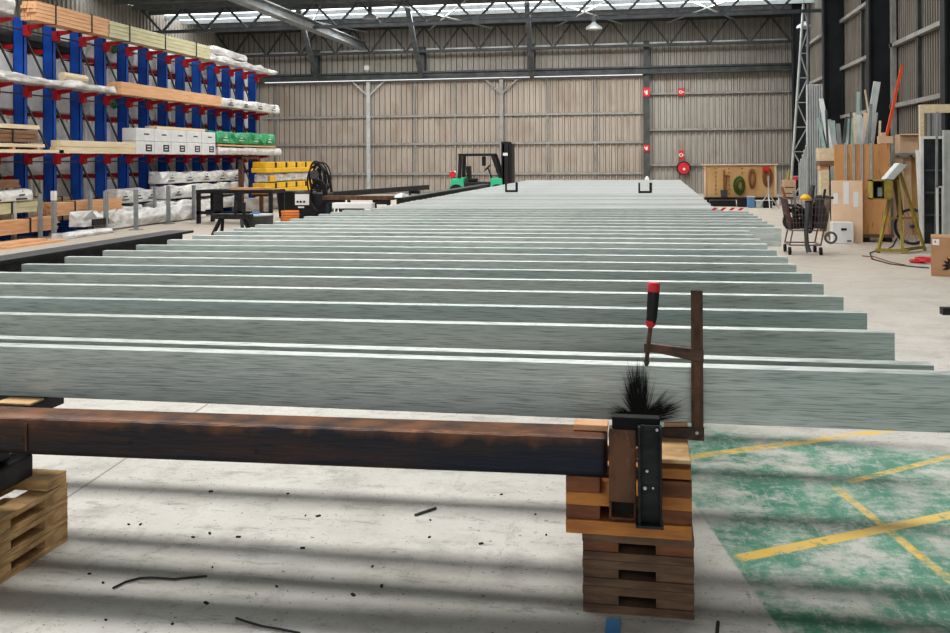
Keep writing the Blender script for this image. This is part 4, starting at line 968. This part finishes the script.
# plywood upright pack with channel strips
Ys = 18.9
q = bx(835, 890, 144, 234, Ys, .25)
t = T('plywood_stack', 'upright stack of orange-brown plywood panels on a low pallet', 'plywood stack', ((q[0]+q[1])/2, Ys, q[4]))
for k in range(4): B().box(q[0]+.02*k, q[1]-.01*k, Ys+.055*k, Ys+.055*k+.045, q[4], q[5]-.01*k).build('panel', 'plyo', t)
qz = q[4]
qq = q
t = T('long_pallet', 'low dark pallet under the upright plywood stack', 'pallet', ((q[0]+q[1])/2, Ys+.2, 0))
B().box(q[0]-.1, q[1]+.05, Ys-.06, Ys+.32, qz-.06, qz-.001).build('deck', 'pald', t)
for x in (q[0]-.05, (q[0]+q[1])/2, q[1]-.1): B().box(x, x+.12, Ys-.04, Ys+.30, 0, qz-.06).build('bearer', 'dark', t)
for i, (px, pb) in enumerate(((845.5, 181), (853.5, 181), (861.5, 181), (871, 181))):
    p = on(1, Ys-.03, px, 144); r = on(1, Ys-.03, px, pb)
    solo('metal_strip', B().box(p.x-.022, p.x+.022, Ys-.035, Ys-.005, r.z, p.z+.02).box(p.x-.022, p.x-.017, Ys-.06, Ys-.03, r.z, p.z+.02), 'pale', '%s grey metal strip hanging down the front of the plywood stack' % ['leftmost', 'second', 'third', 'rightmost'][i], 'metal strip', 'metal strips on the plywood stack')
q = bx(832, 862.5, 180.5, 230, Ys-.14, .06)
t = T('pale_board', 'pale pinkish board with white tape strips leaning on the plywood stack', 'board', ((q[0]+q[1])/2, Ys-.1, .0))
B().box(q[0], q[1], Ys-.14, Ys-.08, .0, q[5]).build('board_face', 'pinkboard', t)
for a0, a1, p0_, p1_ in ((833, 838, 193, 204), (843.5, 849, 182, 204), (853.5, 858.5, 192, 207)):
    z_ = bx(a0, a1, p0_, p1_, Ys-.145, .004); B().box(*z_).build('tape_strip', 'labelw', t)
q = bx(832, 852.5, 222, 242, 18.55, .35); 
t = T('white_box', 'white cardboard box on the floor before the pale board', 'box', ((q[0]+q[1])/2, 18.7, 0))
B().box(q[0], q[1], 18.45, 18.73, 0, q[5]).build('box_body', 'white', t, bevel=.01)
B().box((q[0]+q[1])/2-.04, (q[0]+q[1])/2+.06, 18.443, 18.4495, q[5]*.62, q[5]*.72).build('printed_mark', 'black', t)
B().box(q[1]-.12, q[1]-.04, 18.443, 18.4495, q[5]*.1, q[5]*.16).build('printed_mark', 'darkgrey', t)
# timber posts left of the plywood
q = bx(820, 829, 148, 200, 20.0, .3)
t = T('timber_stack', 'upright stack of cream timber blocks left of the plywood', 'timber stack', ((q[0]+q[1])/2, 20.1, 0))
B().box(q[0]+.02, q[1], 20.0, 20.3, 0, on(1, 20, 820, 170).z).build('lower_block', 'timberp', t)
z0 = on(1, 20, 820, 168).z; z1 = on(1, 20, 820, 163).z; z2 = on(1, 20, 820, 161).z; z3 = q[5]
B().box(q[0]+.0, q[1]+.0, 20.02, 20.3, z0-.045, z0+.04).build('middle_block', 'timber', t); B().box(q[0], q[1]+.1, 19.98, 20.32, z0+.04, z2).build('upper_block', 'timberb', t); B().box(q[0]-.02, q[1]+.12, 19.97, 20.33, z2, z3).build('top_block', 'timberp', t)
# leaning lengths behind the plywood
def lean(p0, p1, w, Y0, Y1, m_, lab, name='metal_length', cat='metal length', grp=None, th=.04):
    a_ = on(1, Y0, *p0); b_ = on(1, Y1, *p1); d = (b_-a_); 
    if a_.z > .02: k = (a_.z-.02)/d.z; a_ = a_-d*k
    return solo(name, B().bar(a_, b_, w, th, up=(0, 1, 0)), m_, lab, cat, grp)
lean((832, 160), (821, 99), .10, 20.6, 21.2, 'pale', 'white metal length leaning to the left above the timber blocks')
lean((838, 160), (828, 120), .12, 20.8, 21.4, 'pale', 'broad white length leaning behind the timber blocks')
lean((826, 155), (818, 118), .06, 21, 21.6, 'teal', 'thin pale green length leaning left of the white ones')
lean((830, 150), (823, 121), .06, 21.9, 22.6, 'timberb', 'thin brown length leaning behind the white ones')
lean((835, 150), (833, 121), .08, 22.5, 23, 'teal', 'short pale teal length standing upright behind the timber blocks')
lean((840, 150), (838, 124), .09, 23.2, 23.6, 'steelgrey', 'short grey length standing beside the teal one')
lean((843, 150), (846.5, 117), .05, 19.9, 20.1, 'darkgrey', 'thin dark rod leaning behind the left edge of the plywood')
lean((848, 150), (848, 119), .09, 19.9, 20.2, 'teal', 'pale green length standing at the left of the plywood top')
lean((852.5, 150), (852.5, 118), .06, 20.3, 20.6, 'teal', 'narrow pale green length right of the wider green one')
lean((858, 150), (858, 115), .14, 20.0, 20.3, 'pale', 'wide white length standing in the middle of the plywood top')
lean((857, 140), (858.5, 92), .06, 21.1, 21.5, 'teal', 'tall pale teal length rising above the white ones')
lean((865, 150), (866, 113), .10, 20.7, 21.0, 'pinkboard', 'cream length standing right of the wide white one')
lean((871, 130), (865, 90), .03, 21.8, 22.2, 'timberp', 'thin yellowish rod behind the cream length')
lean((866, 150), (877, 82), .13, 20.2, 20.4, 'pale', 'long wide pale channel leaning to the right above the plywood', th=.07)
lean((872, 150), (876.5, 113), .05, 20.9, 21.3, 'pale', 'narrow pale length leaning behind the long wide channel')
for k, (a_, e_, w_, m_, lab) in enumerate((((849, 150), (851, 112), .03, 'darkgrey', 'thin dark rod between the pale green lengths'), ((861.5, 150), (862, 117), .05, 'pale', 'narrow white length just right of the wide white one'),
        ((855, 150), (854.5, 113), .04, 'timberp', 'narrow cream length between green and white ones'), ((869, 150), (871, 104), .05, 'steelgrey', 'slim grey length just left of the long wide channel'),
        ((879, 148), (880, 121), .04, 'timberp', 'short cream stick right of the long wide channel'), ((828, 150), (826, 110), .04, 'darkgrey', 'thin dark rod between the two white leaning lengths'))):
    lean(a_, e_, w_, 19.55+.12*k, 19.7+.12*k, m_, lab)
lean((883, 152), (902, 66), .07, 24.0, 26.2, 'redpole', 'long orange-red pole leaning against the right wall', 'red_pole', 'pole')
# shelving right of the plywood
Yh = 20.2
xs0, xs1 = on(1, Yh, 889, 0).x, on(1, Yh, 921, 0).x; zsh = on(1, Yh, 900, 153).z
t = T('storage_frame', 'makeshift frame with a shelf and upright boards behind the yellow stand', 'shelf', ((xs0+xs1)/2, Yh+.3, 0))
B().box(xs0, xs1, Yh, Yh+.7, zsh-.04, zsh).build('shelf', 'steelgrey', t)
for x in (xs0+.03, xs1-.03): B().box(x-.03, x+.03, Yh+.64, Yh+.7, 0, zsh-.04).build('upright', 'steelgrey', t); B().box(x-.03, x+.03, Yh, Yh+.06, 0, zsh-.04).build('upright', 'steelgrey', t)
for k, (a, e, m_) in enumerate(((892, 903, 'pinkboard'), (904, 911, 'pinkboard'), (912, 920, 'ply'))):
    q = bx(a, e, 157, 238, Yh+.15+.1*k, .04); solo('upright_board', B().box(q[0], q[1], q[2], q[3], 0, min(q[5], zsh-.05)), m_, ['pale', 'middle pale', 'orange'][k]+' board standing upright under the shelf behind the yellow stand', 'board')
q = bx(900, 918, 134, 152.5, Yh+.1, .4)
t = T('carton', 'open brown carton on the shelf behind the yellow stand', 'carton', ((q[0]+q[1])/2, Yh+.3, zsh))
B().box(q[0], q[1], q[2], q[3], zsh+.001, q[5]).build('carton_body', 'cardl', t); B().hull([(q[0], q[2], q[5]), (q[1], q[2], q[5]), (q[0], q[2]-.1, q[5]-.02), (q[1], q[2]-.1, q[5]-.02), (q[0], q[2], q[5]+.006), (q[1], q[2], q[5]+.006), (q[0], q[2]-.1, q[5]-.014), (q[1], q[2]-.1, q[5]-.014)]).build('flap', 'cardl', t)
q = bx(879, 893, 137, 144, Ys+.02, .15)
t = T('carton', 'small brown carton lying on top of the plywood stack', 'carton', ((q[0]+q[1])/2, Ys+.1, qq[5]))
B().box(q[0], q[1], q[2], q[3], qq[5]+.012, qq[5]+.15).build('carton_body', 'cardl', t); B().box(q[0]+.05, q[0]+.12, q[2], q[3], qq[5]+.1505, qq[5]+.22).build('flap', 'cardl', t)
# yellow drill-stand with box
Yy = 17.0
def G(px, py, Y=Yy): return on(1, Y, px, py)
gx = G(900, 200).x
t = T('yellow_stand', 'worn yellow tripod work stand with a square box on its head', 'stand', (gx, Yy, 0))
ap = G(897, 168); 
for (px, py), yy in (((878, 252), Yy-.25), ((903, 252), Yy-.35), ((925, 250), Yy+.25)):
    e = on(1, yy, px, py); e.z = 0; B().bar((e.x, e.y, .0), (ap.x+(e.x-ap.x)*.05, Yy, ap.z), .042).build('leg', 'yelold', t)
e0, e1 = G(872, 249), G(925, 250); B().bar((e0.x, Yy-.25, .05), (G(903, 250).x, Yy-.35, .05), .05).build('foot_bar', 'yelold', t); B().bar((G(898, 250).x, Yy-.32, .06), (e1.x, Yy+.2, .06), .05).build('foot_bar', 'yelold', t)
B().bar((G(888, 218).x, Yy-.12, G(888, 218).z), (G(914, 218).x, Yy+.1, G(888, 218).z), .035).build('cross_brace', 'yelold', t)
B().bar((G(894, 170).x, Yy-.03, G(894, 170).z), (G(899, 215).x, Yy-.1, G(899, 215).z), .09, .05).build('centre_tube', 'rustb', t)
q = bx(872, 893, 180, 199.5, Yy-.38, .3)
x0, x1, y0, y1, z0, z1 = q; w = .02
hb = T if False else None
bb = B().box(x0, x1, y0, y0+.3, z0, z0+w).box(x0, x1, y0, y0+.3, z1-w, z1).box(x0, x0+w, y0, y0+.3, z0, z1).box(x1-w, x1, y0, y0+.3, z0, z1).box(x0, x1, y0+.28, y0+.3, z0, z1)
bb.build('head_box', 'yelold', t)
B().box(x0+w, x0+(x1-x0)*.55, y0+.2, y0+.27, z0+w, z1-w).build('box_recess', 'dark', t); B().box(x0+(x1-x0)*.58, x1-w, y0-.005, y0+.02, z0+w, z1-w).build('front_plate', 'yelold', t)
B().box(x0+(x1-x0)*.3, x0+(x1-x0)*.5, y0+.02, y0+.1, z0+.05, z0+.2).build('grey_fitting', 'steelgrey', t)
p0 = G(879, 179); p1 = G(893, 163)
B().hull([(p0.x, Yy-.38, p0.z), (p0.x+.15, Yy-.38, p0.z), (p0.x, Yy-.1, p0.z), (p0.x+.15, Yy-.1, p0.z), (p1.x, Yy-.38, p1.z), (p1.x+.14, Yy-.38, p1.z-.03), (p1.x, Yy-.1, p1.z), (p1.x+.14, Yy-.1, p1.z-.03)]).build('sloping_cover', 'pale', t, bevel=.01)
# bicycle wheel behind
p = on(1, 18.3, 912, 220)
t = T('bicycle_wheel', 'black bicycle wheel leaning behind the yellow stand', 'wheel', (p.x, 18.3, 0))
B().ring((p.x, 18.3, .34), .31, .028, (.8, 1, 0), n=32).build('tyre', 'black', t, smooth=True)
b = B(); d = Vector((1, -.8, 0)).normalized()
for k in range(10): a_ = k*math.pi/10; e = d*math.cos(a_)*.3+Vector((0, 0, math.sin(a_)*.3)); b.bar(Vector((p.x, 18.3, .34))-e, Vector((p.x, 18.3, .34))+e, .006)
b.build('spokes', 'chrome', t); B().tube([(p.x-.03, 18.26, .34), (p.x+.03, 18.34, .34)], .03, 8).build('hub', 'darkgrey', t)
# windows / glass frames leaning at right
q = bx(921, 945, 136, 243, 18.0, .05)
t = T('window_frame', 'tall white window frame with dark glass standing at the right', 'window frame', ((q[0]+q[1])/2, 18.0, 0))
x0, x1, z1 = q[0], q[1], q[5]
B().box(x0+.04, x1+.3, 18.01, 18.03, .04, z1-.04).build('glass', 'glass', t)
b = B().box(x0, x0+.05, 18.0-.02, 18.05, 0, z1).box(x0+.05, x1+.3, 18-.02, 18.05, z1-.05, z1).box(x0+.05, x1+.3, 17.98, 18.05, 0, .05).box(x1+.3, x1+.35, 17.98, 18.05, 0, z1)
b.build('frame', 'white', t)
b = B()
for zz in (.55, .95, 1.35): b.box(x0+.08, x1+.1, 18.0, 18.008, zz, zz+.035)
b.build('muntin', 'darkgrey', t)
lean((921.5, 240), (917, 150), .045, 17.6, 17.9, 'white', 'slim white bar leaning left of the tall window frame')
lean((936, 240), (937, 112), .035, 17.5, 17.8, 'steelgrey', 'thin grey rod standing before the tall window frame')
q = bx(937, 944, 186, 240, 17.3, .04)
solo('white_bracket', B().box(q[0], q[0]+.03, 17.3, 17.34, 0, q[5]).box(q[1]-.03, q[1], 17.3, 17.34, 0, q[5]).box(q[0], q[1], 17.3, 17.34, q[5]-.03, q[5]), 'white', 'narrow white U-shaped frame leaning before the dark glass', 'frame')
q = bx(943.5, 956, 130, 240, 17.0, .04)
solo('steel_sheet', B().box(q[0], q[1], 17.0, 17.04, 0, q[5]).box(q[0], q[0]+.03, 16.97, 17.0, 0, q[5]), 'pale', 'pale grey panel standing at the right edge behind the carton', 'panel')
q = bx(920, 960, 104, 113, 18.6, .1); 
t = T('timber_gantry', 'tall pale timber goalpost frame at the right edge', 'timber frame', ((q[0]+q[1])/2, 18.6, 0))
B().box(q[0], q[1]+.3, 18.6, 18.7, q[4], q[5]).build('top_beam', 'timberp', t); B().box(q[0], q[0]+.07, 18.6, 18.7, 0, q[4]).build('post', 'timberp', t); B().box(q[1]+.22, q[1]+.3, 18.6, 18.7, 0, q[4]).build('post', 'timberp', t)
for x in (929, 933, 940):
    z_ = bx(x, x+1.3, 113, 240, 18.45, .03); solo('metal_rod', B().box(z_[0], z_[1], 18.45, 18.48, 0, z_[5]), 'steelgrey', '%s grey rod standing inside the timber goalpost frame' % {929: 'left', 933: 'middle', 940: 'right'}[x], 'rod')
# foreground carton
q = bx(931, 972, 237, 275, 13.6, .5)
t = T('carton', 'brown cardboard carton with a black leaf-like print on the floor at the right edge', 'carton', (q[0], 13.6, 0)); CT = t
B().box(q[0], q[1], 13.6, 14.1, 0, q[5]).build('carton_body', 'card', t, bevel=.006)
z_ = bx(932.5, 939, 239, 245, 13.596, .003); B().box(*z_).build('paper_label', 'labelw', t)
z_ = bx(934.5, 936, 240.5, 242.5, 13.593, .002); B().box(*z_).build('label_mark', 'signred', t)
b = B(); cc = on(1, 13.595, 953, 266)
for a_ in (200, 175, 150, 125, 100, 75):
    d = Vector((math.cos(math.radians(a_)), 0, math.sin(math.radians(a_)))); n_ = Vector((-d.z, 0, d.x))
    b.poly([cc+d*.02, cc+d*.09+n_*.02, cc+d*.15, cc+d*.09-n_*.02])
for v in (0,): b.poly([cc+Vector((-.03, 0, -.03)), cc+Vector((.03, 0, -.03)), cc+Vector((.03, 0, .03)), cc+Vector((-.03, 0, .03))])
b.build('leaf_print', 'black', t); CT.rotation_euler.z = -.27
# red jack/tangle and cables
wire([(897, 238), (893, 246), (888, 249), (878, 250), (870, 253), (872, 259), (890, 264), (915, 267), (929, 268)], .012, 'thin dark cable snaking over the floor before the yellow stand', 'black', 'floor_cable', 'cable')
wire([(862, 256), (875, 257), (890, 262), (905, 265)], .010, 'short reddish-brown cable on the floor left of the carton', 'brownhose', 'floor_cable', 'cable')
g = on(2, 0, 921, 263)
b = B(); [b.ring((g.x+random.uniform(-.08, .08), g.y+random.uniform(-.1, .1), .02+.012*k), .09+.01*k, .014, (0, 0, 1), n=14) for k in range(5)]
solo('red_cord_coil', b, 'signred', 'tangled red cord coiled on the floor beside the brown carton', 'cord')
# shopping trolley
cxx, cyy = (on(1, 17.3, 807, 240).x), 17.3
t = T('shopping_trolley', 'wire shopping trolley loaded with dark tools and hoses', 'trolley', (cxx, cyy, 0))
def gp(px, py, Y): return on(1, Y, px, py)
yF, yB_ = 16.15, 17.15
x0, x1 = gp(786, 0, yF).x, gp(830, 0, yF).x; zb_, zt_ = gp(800, 231, yF).z, gp(800, 199, yF).z
for dz, nm in ((0, 'basket'),):
    b = B()
    def frame_pt(fx, fy, fz):
        ins = .07*(1-fz); return Vector((x0+ins+(x1-x0-2*ins)*fx, yF+ins+(yB_-yF-2*ins)*fy*.75, zb_+(zt_-zb_)*fz))
    for fz in (0, .25, .5, .75, 1):
        P_ = [frame_pt(*c2, fz) for c2 in ((0, 0), (1, 0), (1, 1), (0, 1))]
        for k in range(4): b.bar(P_[k], P_[(k+1) % 4], .014 if fz in (0, 1) else .007)
    for k in range(13):
        f = k/12
        b.bar(frame_pt(f, 0, 0), frame_pt(f, 0, 1), .007); b.bar(frame_pt(f, 1, 0), frame_pt(f, 1, 1), .007); b.bar(frame_pt(f, 0, 0), frame_pt(f, 1, 0), .007)
        b.bar(frame_pt(0, f, 0), frame_pt(0, f, 1), .007); b.bar(frame_pt(1, f, 0), frame_pt(1, f, 1), .007)
    b.build('basket', 'chrome', t)
b = B()
for sy in (yF+.1, yF+.65):
    b.bar((x0+.1, sy, zb_), (x0+.05, sy, .16), .022).bar((x1-.1, sy, zb_), (x1-.15, sy, .16), .022)
    b.bar((x0+.05, sy, .16), (x1-.15, sy, .16), .022)
b.bar((x0+.05, yF+.1, .16), (x0+.05, yF+.65, .16), .022).bar((x1-.15, yF+.1, .16), (x1-.15, yF+.65, .16), .022)
b.build('chassis', 'chrome', t)
for x in (x0+.05, x1-.15):
    for y in (yF+.1, yF+.65): B().tube([(x-.02, y, .065), (x+.02, y, .065)], .065, 14).build('wheel', 'black', t)
B().tube([(x1+.02, yF, zt_+.02), (x1+.02, yF+.75, zt_+.02)], .022, 8).build('handle', 'black', t)
B().ring((x1-.02, yF-.05, .30), .085, .02, (0, 1, 0)).build('spare_wheel', 'darkgrey', t)
# tools inside the trolley
mx = (x0+x1)/2
b = B()
for k in range(10): b.ring((mx+random.uniform(-.25, .25), yF+.35+random.uniform(-.1, .1), zb_+.12+random.uniform(0, .2)), random.uniform(.1, .18), .024, (random.uniform(-1, 1), random.uniform(-1, 1), random.uniform(-.4, 1)), n=16)
solo('hose_tangle', b, 'black', 'tangle of black hoses filling the shopping trolley', 'hoses')
solo('grinder', B().tube([(mx-.02, yF-.05, zb_+.05), (mx+.0, yF+.1, zb_+.32), (mx+.05, yF+.2, zt_+.02), (mx+.1, yF+.22, zt_+.22)], [.05, .06, .055, .035], 10), 'darkgrey', 'long grey power tool sticking up out of the shopping trolley', 'tool', smooth=True)
solo('yellow_helmet', B().tube([(mx-.03, yF+.15, zt_-.03), (mx-.03, yF+.15, zt_+.02), (mx-.03, yF+.15, zt_+.07)], [.10, .09, .04], 14), 'yellow', 'yellow cap-like item on top of the tools in the shopping trolley', 'helmet', smooth=True)
solo('tool_bag', B().box(x0+.1, mx-.1, yF+.15, yF+.6, zb_+.02, zb_+.2), 'black', 'dark tool bag in the left half of the shopping trolley', 'bag', bevel=.04)
solo('grey_bag', B().tube([(mx+.2, yF+.3, zb_+.03), (mx+.22, yF+.3, zb_+.2), (mx+.2, yF+.3, zt_+.05)], [.12, .14, .05], 12), 'darkgrey', 'grey sack in the right half of the shopping trolley', 'bag', smooth=True)
for k, (dx, hgt, m_, lab) in enumerate(((-.36, .30, 'brownhose', 'brown wooden handle sticking up at the left of the shopping trolley'), (.33, .24, 'blacksteel', 'dark metal rod sticking up at the right of the shopping trolley'), (-.18, .2, 'steelgrey', 'short grey pipe sticking up left of the grey power tool in the trolley'))):
    solo('long_stick', B().tube([(mx+dx*.6, yF+.3, zb_+.03), (mx+dx, yF+.45, zt_+hgt*.6)], .02, 8), m_, lab, 'tool')
# hanging grey hose in front down to floor
solo('hanging_hose', B().tube([(mx-.02, yF-.03, zt_-.05), (mx-.06, yF-.06, zb_), (mx-.05, yF-.06, .2), (mx-.02, yF-.08, .06)], [.04, .035, .035, .045], 10), 'darkgrey', 'grey hose hanging down the front of the shopping trolley', 'hose', smooth=True)

# ------------------------------------------------------------------ light
def area(name, loc, sx, sy, power, rot=(0, 0, 0), col=(1, 1, 1)):
    l = bpy.data.lights.new(name, 'AREA'); l.shape = 'RECTANGLE'; l.size = sx; l.size_y = sy; l.energy = power; l.color = col
    o = bpy.data.objects.new(name, l); C.objects.link(o); o.location = loc; o.rotation_euler = rot; return o
for i, (s0, s1) in enumerate(strips):
    pw = [840, 480, 520, 540, 640][i]
    area('skylight_lamp', (-5.5, (s0+s1)/2, ZR-.25 if i else ZR-.03), 20 if i else 14, 1.5 if i == 0 else 1.2, pw, col=(1, .985, .96))
w = bpy.data.worlds.new('world'); bpy.context.scene.world = w; w.use_nodes = True
bg = w.node_tree.nodes['Background']; bg.inputs[0].default_value = (.93, .97, 1, 1); bg.inputs[1].default_value = .8
sc = bpy.context.scene
sc.view_settings.view_transform = 'Standard'; sc.view_settings.look = 'Medium High Contrast'; sc.view_settings.exposure = 0.36
sc.cycles.max_bounces = 6; sc.cycles.diffuse_bounces = 4; sc.cycles.use_denoising = True
